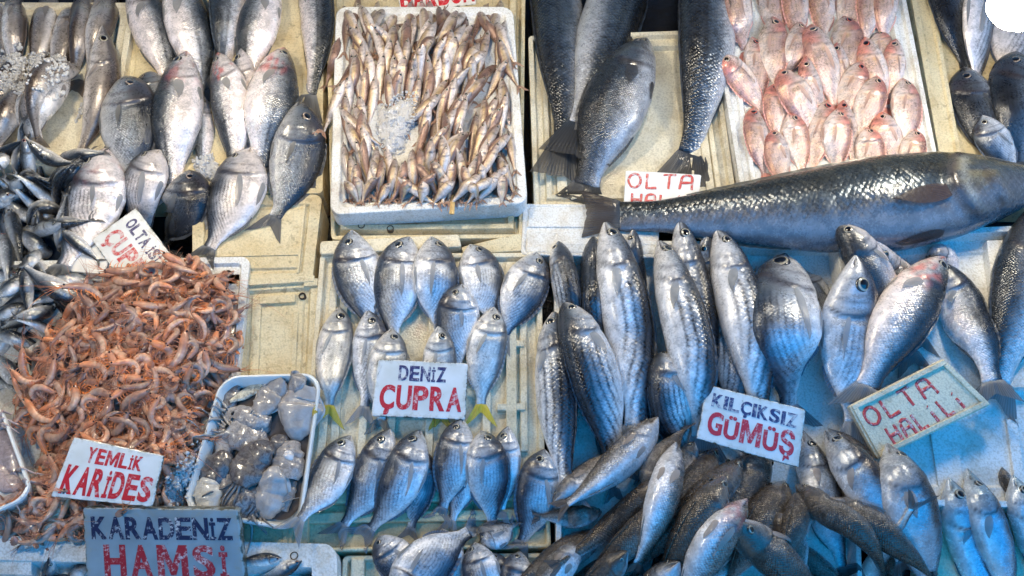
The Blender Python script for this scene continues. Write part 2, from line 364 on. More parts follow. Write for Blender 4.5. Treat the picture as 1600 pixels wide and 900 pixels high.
# ------------------------------------------------------------------ foam boxes and trays
def bil(Q, u, v):
    "Q corners: top left, top right, bottom right, bottom left"
    u = np.asarray(u)[..., None]; v = np.asarray(v)[..., None]
    return (Q[0]*(1-u)+Q[1]*u)*(1-v)+(Q[3]*(1-u)+Q[2]*u)*v
def rrect(w, h, ins, r, k):
    r = max(r-ins*.6, .001); x0, x1, y0, y1 = ins, w-ins, ins, h-ins
    pts = []
    for cx, cy, a0 in ((x1-r, y0+r, -90), (x1-r, y1-r, 0), (x0+r, y1-r, 90), (x0+r, y0+r, 180)):
        for i in range(k+1):
            a = math.radians(a0+90*i/k); pts.append((cx+r*math.cos(a), cy+r*math.sin(a)))
    return np.array(pts)
def tray(name, quad, z, rings, mat, label, cat, r=.012, ribs=(), k=4, group=None, holes=(), bevel=.0035, wob=.0016):
    "rings: (inset metres, height); quad: pixel corners TL TR BR BL on the plane at height z; ribs: (u0,v0,u1,v1,z0,z1)"
    Q = np.array([un(a, b, z) for a, b in quad])
    w = (np.linalg.norm(Q[1]-Q[0])+np.linalg.norm(Q[2]-Q[3]))/2; h = (np.linalg.norm(Q[3]-Q[0])+np.linalg.norm(Q[2]-Q[1]))/2
    bm = bmesh.new(); prev = None; c = Q.mean(0)
    sd = abs(hash(quad)) % 1000
    for ins, zz in rings:
        pt = rrect(w, h, ins, r, k); P = bil(Q, pt[:, 0]/w, pt[:, 1]/h)
        P[:, 0] += (vnoise(pt[:, 0]*25, pt[:, 1]*25, sd)-.5)*wob*2; P[:, 1] += (vnoise(pt[:, 0]*25, pt[:, 1]*25, sd+5)-.5)*wob*2
        cur = [bm.verts.new((p_[0]-c[0], p_[1]-c[1], zz)) for p_ in P]
        if prev:
            for i in range(len(cur)):
                j = (i+1) % len(cur); bm.faces.new((prev[i], prev[j], cur[j], cur[i]))
        prev = cur
    bm.faces.new(prev)
    for u0, v0, u1, v1, z0, z1 in ribs:
        P = bil(Q, np.array([u0, u1, u1, u0]), np.array([v0, v0, v1, v1]))-c
        a = [bm.verts.new((p_[0], p_[1], z0-.004)) for p_ in P]; b_ = [bm.verts.new((p_[0], p_[1], z1)) for p_ in P]
        bm.faces.new(b_); bm.faces.new(a[::-1])
        for i in range(4): bm.faces.new((a[i], b_[i], b_[(i+1) % 4], a[(i+1) % 4]))
    o = bm_obj(name, bm, mat, None, bevel); o.location = (c[0], c[1], 0)
    tag(o, label, cat, group)
    # drain holes: dark short plugs sunk in the rim
    for hu, hv in (zip(holes[0], holes[1]) if holes else ()):
        hz = holes[2]; p_ = bil(Q, np.array(hu), np.array(hv))
        v_, q_ = lathe([(.0085, hz-.01), (.0085, hz+.0012), (.0065, hz+.0012), (.006, hz-.006), (.001, hz-.0065)], 14)
        mesh_np('drain_hole', v_+np.array([p_[0]-c[0], p_[1]-c[1], 0]), q_, M_HOLE, o)
    # height field
    nu, nv = int(w/.004)+2, int(h/.004)+2
    U, V = np.meshgrid(np.linspace(0, 1, nu), np.linspace(0, 1, nv))
    e = np.minimum(np.minimum(U, 1-U)*w, np.minimum(V, 1-V)*h)
    zz = np.interp(e, [x[0]+i*1e-5 for i, x in enumerate(rings[1:])], [x[1] for x in rings[1:]])
    P = bil(Q, U, V); hput(P[..., 0], P[..., 1], zz)
    for u0, v0, u1, v1, z0, z1 in ribs:
        U, V = np.meshgrid(np.linspace(u0, u1, max(2, int((u1-u0)*w/.004))), np.linspace(v0, v1, max(2, int((v1-v0)*h/.004))))
        P = bil(Q, U, V); hput(P[..., 0], P[..., 1], np.full(U.shape, z1))
    return o
M_HOLE = plain('dark_hole', (.05, .03, .015), .8)
# ------------------------------------------------------------------ fish
TK = np.array([0, .03, .08, .15, .25, .38, .55, .7, .82, .92, 1])
PROF = {  # top, bottom, half thickness, all in half body depths
 'bream': ([.05, .3, .56, .8, .97, 1, .93, .73, .46, .26, .25], [.05, .2, .40, .62, .85, .98, .93, .73, .44, .25, .24], [.04, .16, .29, .38, .44, .46, .40, .28, .16, .09, .05]),
 'bass':  ([.06, .22, .42, .64, .85, 1, .95, .76, .54, .40, .42], [.06, .24, .44, .66, .88, 1, .97, .74, .48, .36, .39], [.05, .2, .36, .52, .62, .68, .62, .45, .28, .15, .08]),
 'mullet': ([.12, .32, .52, .7, .86, .98, 1, .86, .62, .44, .44], [.1, .3, .52, .74, .92, 1, .98, .78, .52, .38, .40], [.1, .3, .5, .66, .78, .86, .82, .62, .38, .2, .1]),
 'slim':  ([.07, .22, .42, .66, .88, 1, .94, .70, .46, .30, .31], [.07, .24, .46, .72, .94, 1, .90, .64, .41, .28, .30], [.07, .24, .46, .66, .84, .92, .84, .58, .36, .19, .1]),
 'point': ([.05, .16, .34, .6, .88, 1, .98, .82, .55, .32, .3], [.05, .2, .42, .7, .95, 1, .95, .75, .48, .28, .28], [.05, .16, .34, .52, .68, .76, .72, .56, .34, .17, .09]),
 'giant': ([.05, .2, .42, .68, .95, 1, .84, .63, .45, .31, .31], [.05, .2, .4, .62, .86, 1, .9, .68, .47, .33, .34], [.05, .2, .36, .52, .64, .68, .58, .42, .27, .15, .08]),
}
TF = np.linspace(0, 1, 201)
def prof(name):
    out = []
    for a in PROF[name]:
        y = np.interp(TF, TK, a); k = np.exp(-np.linspace(-2, 2, 13)**2); k /= k.sum()
        ys = np.convolve(np.pad(y, 6, mode='edge'), k, 'valid'); ys[:3] = y[:3]; out.append(ys)
    return out
PRF = {k: prof(k) for k in PROF}
def V3(*a): return np.array(a, float)
# back, side, belly colours; metallic, roughness, stripes, scale strength; lateral line; scale length in body lengths
SP = {
 'bream':  dict(p='bream', back=(.055, .07, .095), side=(0.46, 0.49, 0.53), belly=(0.72, 0.71, 0.71), met=0.38, ro=.30, st=0.6, sc=0.3, n=83, top=0.52, tail=(0.2, 0.21, 0.22), fork=.45, tl=.24, eye=.085, et=.135, eq=.36, op=.27, spot=1),
 'gilt':   dict(p='bream', back=(.15, .16, .17), side=(.55, .55, .53), belly=(.74, .71, .67), met=0.38, ro=.34, st=.22, sc=0.22, n=81, top=0.3, tail=(.35, .28, .05), fork=.35, tl=.25, eye=.085, et=.125, eq=.38, op=.25, spot=0),
 'dark':   dict(p='bream', back=(.022, .026, .034), side=(0.14, 0.16, 0.185), belly=(.33, .33, .33), met=0.4, ro=.30, st=.5, sc=0.6, n=87, top=0.7, tail=(.035, .04, .05), fork=.42, tl=.22, eye=.075, et=.15, eq=.36, op=.28, spot=.6),
 'whiteb': dict(p='bream', back=(.05, .055, .065), side=(0.38, 0.41, 0.46), belly=(.76, .69, .66), met=0.35, ro=.32, st=.7, sc=.4, n=81, top=0.45, tail=(.05, .055, .06), fork=.42, tl=.2, eye=.066, et=.13, eq=.48, op=.27, spot=1, bel=.30),
 'bass':   dict(p='bass', back=(0.035, 0.042, 0.05), side=(0.44, 0.45, 0.46), belly=(.76, .68, .65), met=0.38, ro=.28, st=.12, sc=0.7, n=92, top=0.56, tail=(0.13, 0.13, 0.13), fork=.5, tl=.2, eye=.058, et=.105, eq=.36, op=.24, spot=.35, lat=1, bel=.05),
 'mullet': dict(p='mullet', back=(0.045, 0.055, 0.07), side=(0.45, 0.49, 0.54), belly=(0.76, 0.74, 0.73), met=0.32, ro=.30, st=1.0, sc=0.5, n=60, top=0.56, tail=(0.16, 0.18, 0.2), fork=.5, tl=.18, eye=.05, et=.08, eq=.25, op=.21, spot=.2, bel=.1),
 'whiting': dict(p='slim', back=(.085, .066, .057), side=(.30, .265, .24), belly=(.68, .63, .59), met=.35, ro=.30, st=.05, sc=.12, n=110, top=.35, tail=(.16, .12, .09), fork=.75, tl=.14, eye=.055, et=.1, eq=.4, op=.24, spot=.2),
 'picarel': dict(p='slim', back=(.27, .16, .12), side=(.52, .41, .35), belly=(.70, .61, .55), met=0.35, ro=.33, st=.0, sc=.2, n=60, top=.42, tail=(.42, .24, .16), fork=.4, tl=.2, eye=.07, et=.1, eq=.3, op=.24, spot=0, line=(.66, .44, .06)),
 'pink':   dict(p='bream', back=(.46, .24, .20), side=(.60, .43, .38), belly=(.72, .62, .58), met=0.28, ro=.30, st=.25, sc=.35, n=75, top=0.35, tail=(.62, .22, .17), fork=.42, tl=.22, eye=.085, et=.125, eq=.34, op=.26, spot=0, gold=1),
 'sardine': dict(p='slim', back=(.026, .032, .04), side=(0.42, 0.43, 0.43), belly=(.76, .73, .69), met=0.45, ro=.22, st=.1, sc=.25, n=60, top=0.6, tail=(.07, .07, .07), fork=.3, tl=.17, eye=.062, et=.09, eq=.25, op=.22, spot=.3),
 'meagre': dict(p='giant', back=(.03, .03, .024), side=(.05, .072, .095), belly=(.14, .145, .16), met=0.34, ro=.27, st=.0, sc=0.6, n=107, top=.55, tail=(.03, .022, .02), fork=.85, tl=0.095, eye=.03, et=.085, eq=.42, op=.235, spot=.0, bel=-.1, lat=1),
 'corb':   dict(p='bass', back=(.022, .025, .03), side=(.06, .075, .095), belly=(.40, .41, .43), met=0.42, ro=.28, st=.0, sc=0.85, n=108, top=.5, tail=(.02, .022, .026), fork=.85, tl=.15, eye=.038, et=.09, eq=.4, op=.23, spot=.0, lat=1),
 'lizard': dict(p='slim', back=(.085, .066, .05), side=(.20, .175, .15), belly=(.66, .64, .64), met=0.3, ro=.25, st=.12, sc=.95, n=85, top=.35, tail=(.07, .055, .05), fork=.5, tl=.14, eye=.05, et=.09, eq=.62, op=.22, spot=0),
 'hake':   dict(p='point', back=(.06, .05, .048), side=(0.4, 0.44, 0.48), belly=(.64, .63, .63), met=0.38, ro=.26, st=.05, sc=.3, n=90, top=.38, tail=(.06, .055, .055), fork=.7, tl=.14, eye=.062, et=.14, eq=.35, op=.29, spot=.2),
 'mackerel': dict(p='point', back=(.02, .05, .075), side=(.30, .42, .50), belly=(.70, .71, .70), met=0.42, ro=.24, st=.0, sc=.2, n=100, top=.35, tail=(.08, .1, .11), fork=.3, tl=.15, eye=.075, et=.15, eq=.2, op=.29, spot=.3),
}
NAME = dict(bream='sea_bream', gilt='silver_bream', dark='dark_bream', whiteb='white_bellied_bream', bass='sea_bass', mullet='grey_mullet', whiting='whiting', picarel='picarel',
            pink='pink_bream', sardine='sardine', meagre='meagre', corb='large_grey_fish', lizard='lizardfish', hake='hake', mackerel='mackerel')
CNT = {'n': 0}
def rgb(c): return np.array(c, float)[None, None, :]
def paint(s, t, q, seed, tone, blood):
    "t (N,1) along, q (1,M) back +1 to belly -1"
    big = vnoise(t*7+0*q, q*2.2+0*t, seed)-.5; med = vnoise(t*26+0*q, q*6+0*t, seed+1)-.5; fine = vnoise(t*80+0*q, q*16+0*t, seed+2)-.5
    b0 = s['top']; bl = s.get('bel', -.25)
    kb = sstep(1-b0*1.75, 1-b0*.55, q+big*.35+med*.18); kw = sstep(bl+.28, bl-.42, q+big*.4+med*.2)
    C = rgb(s['side'])*(1-kb[..., None])+rgb(s['back'])*kb[..., None]
    C = C*(1-kw[..., None])+rgb(s['belly'])*kw[..., None]
    C = C*(1+.35*med+.25*fine)[..., None]
    T = t+0*q; Q = q+0*t
    op = s['op']+.045*(1-(Q/.8)**2)
    head = sstep(.012, -.012, T-op)
    dk = np.array(s['back'])
    # head: smoother, browner, cheek plates
    C = lerp(C, C*.78+rgb(dk)*.12+.02, head[..., None]*.8)
    if s.get('line'):
        k = np.exp(-((Q-.20-.1*big)/.21)**2)*sstep(.2, .3, T)*.62; C = lerp(C, rgb(s['line'])+0*C, k[..., None])
    if s.get('gold'):
        k = np.exp(-((T-op-.05)/.03)**2-((Q+.15)/.25)**2)*.5+np.clip(med*1.2, 0, .3); C = lerp(C, rgb((.62, .40, .16))+0*C, k[..., None])
        k = head*sstep(-.1, .5, Q)*.6+np.exp(-(T/.06)**2)*.5; C = lerp(C, rgb((.66, .2, .15))+0*C, np.clip(k, 0, 1)[..., None])
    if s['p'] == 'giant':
        k = head*np.clip(sstep(-.05, .3, med+big*.6+.08)*sstep(-.5, .3, Q), 0, 1)*.75; C = lerp(C, rgb((.21, .18, .10))+0*C, k[..., None])  # golden sheen painted into the cheek colour
        k = np.exp(-((T-op+.022)/.010)**2)*sstep(.9, .5, np.abs(Q))*.7; C = lerp(C, rgb((.26, .27, .25))+0*C, k[..., None])  # highlight on the gill plate edge, painted into the colour
    # gill slit, cheek ridge, mouth, nostril, gill blotch, lateral line
    g = np.exp(-((T-op)/.010)**2)*sstep(1.0, .75, Q)*sstep(-1, -.7, Q)
    g2 = np.exp(-((T-op*.70-.01)/.009)**2)*sstep(.55, .3, Q)*sstep(-.95, -.6, Q)*.55
    mt = .13 if s['p'] == 'point' or s is SP['lizard'] else .075
    m_ = np.exp(-((Q+.12+T*2.2)/.085)**2)*sstep(mt, mt*.75, T)
    dark = np.clip(g*.9+g2+m_*1.0+.5*head*np.exp(-((T-s['et']-.055)/.02)**2)*sstep(.0, .3, Q+med*.3)*(s['p'] == 'bream')+.35*head*sstep(.1, .35, med+fine*.5), 0, 1)
    if s['spot']:
        dark = np.clip(dark+s['spot']*.95*np.exp(-((T-op+.004-.015*med)/.034)**2-((Q-.36-.15*big)/(.44))**2), 0, 1)
        dark = np.clip(dark+s['spot']*.45*sstep(.55, .8, Q+med*.2)*head, 0, 1)
    C = lerp(C, rgb((.028, .022, .026))+0*C, dark[..., None]*.9)
    if s.get('lat'):
        k = np.exp(-((Q-.36+.12*np.clip(T-.3, 0, 1))/.035)**2)*sstep(0, .03, T-op)*.75; C = lerp(C, rgb((.02, .02, .022))+0*C, k[..., None])
    if blood:
        k = np.clip(sstep(.15, .42, med+big*.7+.12)*np.exp(-((T-op*.8)/.1)**2)*sstep(.75, .2, Q)+np.exp(-((T-.01)/.03)**2)*.7, 0, 1)*blood
        C = lerp(C, rgb((.55, .13, .11))+0*C, k[..., None]*.75)
    C = np.clip(C*tone, .004, .9)
    P = np.zeros(C.shape[:2]+(4,)); body = 1-head
    P[..., 0] = s['met']*(1-.55*kw)*(1-.15*head)*(1-.9*np.clip(dark*1.3, 0, 1)); P[..., 1] = s['ro']+.08*big
    P[..., 2] = s['st']*body*sstep(-.75, -.2, Q-bl*.3)*sstep(.03, .1, T-op)
    P[..., 3] = s['sc']*np.clip(body*sstep(bl-.75, bl-.1, Q)*sstep(0, .04, T-op)+(.10 if s['p'] == 'bream' else .75 if s['p'] == 'giant' else .28)*head, 0, 1)*(1-.35*kb*(s['p'] == 'bream'))
    return C, P

def fish(sp, nx, ny, tx, ty, w, dor=1, bend=0.0, roll=None, label='', res=(80, 40), group=None, tone=1.0, blood=0.0, tailc=None, lift=0.0, full=True, pect=True, hz=None, cat='fish', sink=.28, name=None):
    s = SP[sp]; CNT['n'] += 1; seed = CNT['n']*13+5; rg = np.random.default_rng(seed)
    tone = tone*(1+rg.uniform(-.13, .13)); w = w*rg.uniform(1.0, 1.10); bend = bend+rg.normal(0, .012)
    T_, B_, TH_ = PRF[s['p']]
    nst = 41; ts = np.linspace(0, 1, nst); tp = np.interp(ts, TF, T_); bp = np.interp(ts, TF, B_); hp = np.interp(ts, TF, TH_)
    zc = np.full(nst, .03); sl = 0.0
    frac = 1/(1+s['tl']*.92)
    for it in range(3):
        # spine in the picture, lifted to its own height
        mid = np.array([(nx+tx)/2, (ny+ty)/2]); d = np.array([tx-nx, ty-ny], float); L = np.hypot(*d); nrm = np.array([d[1], -d[0]])/L
        c = mid+nrm*bend*L*2
        tt = ts*frac; px = (1-tt)**2*nx+2*tt*(1-tt)*c[0]+tt**2*tx; py = (1-tt)**2*ny+2*tt*(1-tt)*c[1]+tt**2*ty
        P = np.array([un(a, b, z) for a, b, z in zip(px, py, zc)])
        hd = w*.5*mpp(P[nst//2])
        tg = np.gradient(P[:, :2], axis=0); tg /= np.linalg.norm(tg, axis=1)[:, None]+1e-9
        D2 = -dor*np.stack([-tg[:, 1], tg[:, 0]], 1)
        if hz is None:
            acr = np.linspace(-.85, .85, 7)
            hw = np.where(acr[None] > 0, tp[:, None], bp[:, None])*acr[None]*hd
            X = P[:, :1]+D2[:, :1]*hw; Y = P[:, 1:2]+D2[:, 1:2]*hw
            Hs = hget(X, Y)
            lens = hp[:, None]*hd*np.sqrt(1-acr**2)[None]*.8
            base = (Hs+lens).max(1)
            base = np.maximum(base, Hs.mean(1)+hp*hd*.5)
            sl = np.polyfit(acr, Hs.mean(0), 1)[0] if it == 0 else sl
            k = np.exp(-np.linspace(-2, 2, 17)**2); k /= k.sum()
            zs = np.convolve(np.pad(base, 8, mode='edge'), k, 'valid')
            zs = zs+.35*np.maximum(0, base-zs); zs = np.convolve(np.pad(zs, 8, mode='edge'), k, 'valid')
            # a fish is stiff: blend towards a straight line through the supports
            A = np.polyfit(ts, zs, 2); zs = .55*zs+.45*np.polyval(A, ts)
            zc = zs-hd*hp*sink+lift
        else: zc = np.full(nst, hz)+lift
    if roll is None: roll = float(np.clip(math.atan2(sl, hd)*.45, -.45, .45))+rg.uniform(-.16, .16)
    P[:, 2] = zc
    Tn = np.gradient(P, axis=0); Tn /= np.linalg.norm(Tn, axis=1)[:, None]
    D0 = np.concatenate([D2, np.zeros((nst, 1))], 1); D0 -= Tn*np.sum(D0*Tn, 1)[:, None]; D0 /= np.linalg.norm(D0, axis=1)[:, None]
    L0 = np.cross(Tn, D0); L0 *= np.sign(L0[:, 2:3])
    cr, sr = math.cos(roll), math.sin(roll)
    D = D0*cr+L0*sr; La = L0*cr-D0*sr
    slen = float(np.sum(np.linalg.norm(np.diff(P, axis=0), axis=1)))
    def ip(A, t):
        t = np.asarray(t); return np.stack([np.interp(t, ts, A[:, i]) for i in range(3)], -1)
    def half(t, q): return np.where(q > 0, np.interp(t, TF, T_), np.interp(t, TF, B_))*hd
    def lat(t, q):
        e = 1.0 if s['p'] == 'bream' else .85
        return np.interp(t, TF, TH_)*hd*np.power(np.clip(1-q*q, 0, 1), e*.5)
    def surf(t, q, off=0.0):
        t = np.asarray(t, float)+0*np.asarray(q, float); q = np.asarray(q, float)+0*t
        return ip(P, t)+ip(D, t)*(half(t, q)*q)[..., None]+ip(La, t)*(lat(t, q)+off)[..., None]
    N, M = res
    u = np.linspace(0, 1, N); tb = (u**1.25)[:, None]
    ph = np.linspace(0, 2*math.pi, M, endpoint=False); q = np.cos(ph)[None]; sg = np.sign(np.sin(ph))[None]
    dd = half(tb+0*q, q+0*tb)*q; ll = lat(tb+0*q, q+0*tb)*sg
    opn = s['op']+.045*(1-(q/.8)**2)
    gm = 1.7 if s['p'] == 'giant' else 1.0
    ll = ll*(1+.13*gm*sstep(.02, -.004, tb-opn)*sstep(0, .12, tb)-.05*sstep(0, .02, tb-opn)*sstep(.06, .02, tb-opn)+.07*gm*np.exp(-((tb-opn*.68)/.02)**2)*sstep(.6, 0, q))
    mt = .13 if s['p'] == 'point' or s is SP['lizard'] else .075
    ll = ll*(1-.55*np.exp(-((q+.12+tb*2.2)/.12)**2)*sstep(mt, mt*.6, tb))
    ll = ll*(1+.05*(vnoise(tb*9+0*q, q*2+sg*3+0*tb, seed+7)-.5))
    tb1 = tb[:, 0]
    Vt = ip(P, tb1)[:, None]+ip(D, tb1)[:, None]*dd[..., None]+ip(La, tb1)[:, None]*ll[..., None]
    C, Pp = paint(s, tb, q, seed, tone, blood)
    girth = np.minimum(ph, 2*math.pi-ph)[None]/math.pi*(2.2*hd*np.interp(tb, TF, (T_+B_)/2))
    ssz = slen/s['n']
    uvs = np.stack([tb*slen/ssz+0*girth, girth/ssz], -1)
    verts = Vt.reshape(-1, 3); org = tuple(P[nst//2])
    caps = [np.arange(M)[None, ::-1], (np.arange(M)+(N-1)*M)[None]]
    flip = -1 if dor > 0 else 1
    qd = grid_quads(N, M, True)
    # make the faces point outwards
    cen = P[nst//2]; f = qd[(N//2)*M+M//8]; nv = np.cross(verts[f[1]]-verts[f[0]], verts[f[2]]-verts[f[0]])
    if np.dot(nv, verts[f[0]]-ip(P, tb1[N//2])) < 0: qd = qd[:, ::-1]; caps = [c_[:, ::-1] for c_ in caps]
    nm = name or NAME[sp]
    o = mesh_np(nm, verts, [qd]+caps, M_SKIN, None, org, uvs.reshape(-1, 2), C.reshape(-1, 3), Pp.reshape(-1, 4))
    tag(o, label, cat, group)
    hput(verts[:, 0], verts[:, 1], verts[:, 2])
    mids = (Vt[1:]+Vt[:-1])/2; hput(mids[..., 0], mids[..., 1], mids[..., 2])
    # ---- eye: a flat glossy dome on each visible flank
    er = s['eye']*slen*(1.0 if s['p'] != 'bream' else 1.0)
    er = min(er, hd*.52)
    for side in ((1, -1) if abs(roll) > .5 else (1,)):
        te, qe = s['et'], s['eq']
        base = ip(P, te)+ip(D, te)*(half(te, np.array(qe))*qe)+ip(La, te)*(float(lat(te, np.array(qe)))*1.10*side)
        nrm3 = ip(La, te)*side+ip(D, te)*.45+ip(Tn, te)*-.25; nrm3 /= np.linalg.norm(nrm3)
        e1 = np.cross(nrm3, [.3, .8, .1]); e1 /= np.linalg.norm(e1); e2 = np.cross(nrm3, e1)
        rr = np.array([1.2, 1.12, 1.0, .95, .86, .72, .68, .4, .02]); zz = np.array([-.30, -.06, .04, .05, .10, .15, .17, .24, .27])
        a = np.linspace(0, 2*math.pi, 18, endpoint=False)
        vv = base+er*.5*(rr[:, None, None]*(np.cos(a)[None, :, None]*e1+np.sin(a)[None, :, None]*e2)+zz[:, None, None]*nrm3)
        iris = (.40, .36, .27) if sp not in ('pink',) else (.7, .5, .35)
        if sp == 'pink' and rg.random() < .4: iris = (.5, .1, .07)
        if sp == 'sardine' and rg.random() < .4: iris = (.45, .2, .15)
        if sp in ('meagre', 'corb', 'dark') : iris = (.32, .25, .2)
        ring = [(.03, .03, .03)]*3+[iris]*2+[tuple(x*.7 for x in iris)]+[(.004, .004, .006)]*3
        cc = np.repeat(np.array(ring)[:, None], 18, 1)
        qq = grid_quads(9, 18, True)
        f = qq[60]; n_ = np.cross(vv.reshape(-1, 3)[f[1]]-vv.reshape(-1, 3)[f[0]], vv.reshape(-1, 3)[f[2]]-vv.reshape(-1, 3)[f[0]])
        if np.dot(n_, nrm3) < 0: qq = qq[:, ::-1]
        mesh_np('eye', vv.reshape(-1, 3), [qq], M_EYE, o, org, None, cc.reshape(-1, 3))
    # ---- tail fin
    tc = np.array(tailc or s['tail'])*tone; al = .93 if max(tc) > .12 else .97
    na, nl_ = 17, 7; aa = np.linspace(-1, 1, na)[None]; k = np.linspace(0, 1, nl_)[:, None]
    e0 = ip(P, .985); hb = half(.99, np.array(1.0))
    Th = Tn[-1]*1.0; Dd, Ll = D[-1], La[-1]
    LF = s['tl']*slen*1.05; ang = aa*math.radians(15 if sp == 'meagre' else 26)
    ln = LF*(s['fork']+(1-s['fork'])*np.abs(aa)**1.4)*(1+.05*(vnoise(aa*9, 0*aa, seed)-.5))*k
    vv = e0+Dd*(aa*hb*.9)[..., None]*np.ones((nl_, 1, 1))+Th*(np.cos(ang)*ln)[..., None]+Dd*(np.sin(ang)*ln*1.05)[..., None]
    wv = np.sin(aa*9+seed)*.0018*k+rg.uniform(-.12, .02)*ln*k
    vv = vv+Ll*wv[..., None]
    tip = hget(vv[..., 0], vv[..., 1]); tail_up = np.clip(tip+.0025-vv[..., 2], 0, .06); tail_up = np.maximum(tail_up, 0)
    kq = np.ones(5)/5; tail_up = np.maximum(tail_up, np.maximum.accumulate(tail_up, 0)*.8); vv[..., 2] += np.where(k > .0, tail_up, 0)
    cc = np.ones((nl_, na, 4)); base_c = np.array(s['side'])*.6*tone
    kk = sstep(-.15 if tailc else 0, .12 if tailc else .45, k)[..., None]
    cc[..., :3] = (base_c*(1-kk)+tc*kk)*(1+.3*(vnoise(aa*6, k*2, seed+3)-.5))[..., None]; cc[..., 3] = al-.16*k
    uvv = np.stack([aa*9+0*k, k+0*aa], -1)
    vv = vv.reshape(-1, 3)
    mesh_np('tail_fin', vv, [grid_quads(nl_, na)], M_FIN, o, org, uvv.reshape(-1, 2), cc.reshape(-1, 4))
    hput(vv[:, 0], vv[:, 1], vv[:, 2])
    if not full: return o
    # ---- dorsal and anal fins along the body edge
    fc = np.array(s['back'])*1.6*tone+.01
    for sgn, t0, t1, hh, nm2 in ((1, .30, .84, .13, 'dorsal_fin'), (-1, .62, .84, .11, 'anal_fin')):
        n = 22; tt = np.linspace(t0, t1, n); g = np.array([.0, .5, 1.0])[:, None]
        env = np.sin(np.linspace(.12, 1, n)*math.pi*.93)**.5*(1-.10*(np.arange(n) % 2))
        h_ = hh*hd*env*(.7 if s['p'] != 'bream' else .9)
        ed = ip(P, tt)+ip(D, tt)*(half(tt, np.full(n, float(sgn)))*sgn*.985)[:, None]
        vv = ed[None]+(ip(D, tt)*sgn)[None]*(h_*g)[..., None]+ip(Tn, tt)[None]*(h_*g*.9)[..., None]+ip(La, tt)[None]*(h_*g*.15)[..., None]
        cc = np.ones((3, n, 4)); cc[..., :3] = fc; cc[..., 3] = .9
        mesh_np(nm2, vv.reshape(-1, 3), [grid_quads(3, n)], M_FIN, o, org, np.stack([np.arange(n)[None]/2+0*g, g+0*np.arange(n)[None]], -1).reshape(-1, 2), cc.reshape(-1, 4))
    # ---- pectoral fin hugging the flank, pelvic fin near the belly
    if pect:
        pl = {'bream': .27, 'bass': .14, 'giant': .15, 'mullet': .14, 'slim': .15, 'point': .13}[s['p']]
        lst = [('pectoral_fin', s['op']+.045, -.12, pl*rg.uniform(.85, 1.15), -.34*rg.uniform(.2, 1.3), .105 if s['p'] == 'bream' else .16)]
        if s['p'] in ('bream', 'bass', 'slim', 'giant'): lst.append(('pelvic_fin', s['op']+.07, -.93, pl*.7, -.03, .07))
        for nm2, t0, q0, ln_, dq, wq in lst:
            n, m = 11, 7; k = np.linspace(0, 1, n)[:, None]; a_ = np.linspace(-1, 1, m)[None]
            wd = wq*np.sin(np.clip(k**.8*.88+.10, 0, 1)*math.pi)**.8
            t_ = t0+ln_*k*(1-.10*np.abs(a_)**2); q_ = np.clip(q0+dq*k+wd*a_*(1 if s['p'] == 'bream' else 1.3), -.985, .9)
            vv = surf(t_, q_, 0)+ip(La, t_)*((.0012+.16*hd*k*(.25+.75*(nm2 == 'pectoral_fin')))*(.5+.5*a_*rg.choice([-1, 1])+.3))[..., None]
            pc = (np.array(s['side'])*.62+np.array(s['back'])*.5+np.array((.05, .035, .01)))*tone if sp not in ('pink', 'picarel') else np.array((.66, .42, .33))
            if sp in ('lizard', 'hake', 'whiting'): pc = np.array((.42, .36, .32))*tone
            if sp in ('meagre', 'corb'): pc = np.array((.05, .032, .03)) if sp == 'meagre' else np.array((.05, .05, .055))
            cc = np.ones((n, m, 4)); cc[..., :3] = pc*(1-.3*k)[..., None]; cc[..., 3] = .86-.25*k
            mesh_np(nm2, vv.reshape(-1, 3), [grid_quads(n, m)], M_FIN, o, org, np.stack([a_*5+0*k, k+0*a_], -1).reshape(-1, 2), cc.reshape(-1, 4))
    return o
# ------------------------------------------------------------------ tubes, shrimps, squid, ice
def tube(pts, rad, seg=6, flat=1.0, up=None):
    "swept tube, returns verts and quads; pts (n,3), rad (n,)"
    P = np.asarray(pts, float); n = len(P); T = np.gradient(P, axis=0); T /= np.linalg.norm(T, axis=1)[:, None]+1e-9
    up = np.array(up if up is not None else (0.03, 0.02, 1.0)); A = np.cross(T, up); A /= np.linalg.norm(A, axis=1)[:, None]+1e-9; B = np.cross(A, T)
    a = np.linspace(0, 2*math.pi, seg, endpoint=False); r = np.asarray(rad, float)*np.ones(n)
    v = P[:, None]+r[:, None, None]*(np.cos(a)[None, :, None]*A[:, None]+flat*np.sin(a)[None, :, None]*B[:, None])
    return v.reshape(-1, 3), grid_quads(n, seg, True)
def join(parts):
    vs, qs, off = [], [], 0
    for v, q in parts: vs.append(v); qs.append(q+off); off += len(v)
    return np.concatenate(vs), np.concatenate(qs)
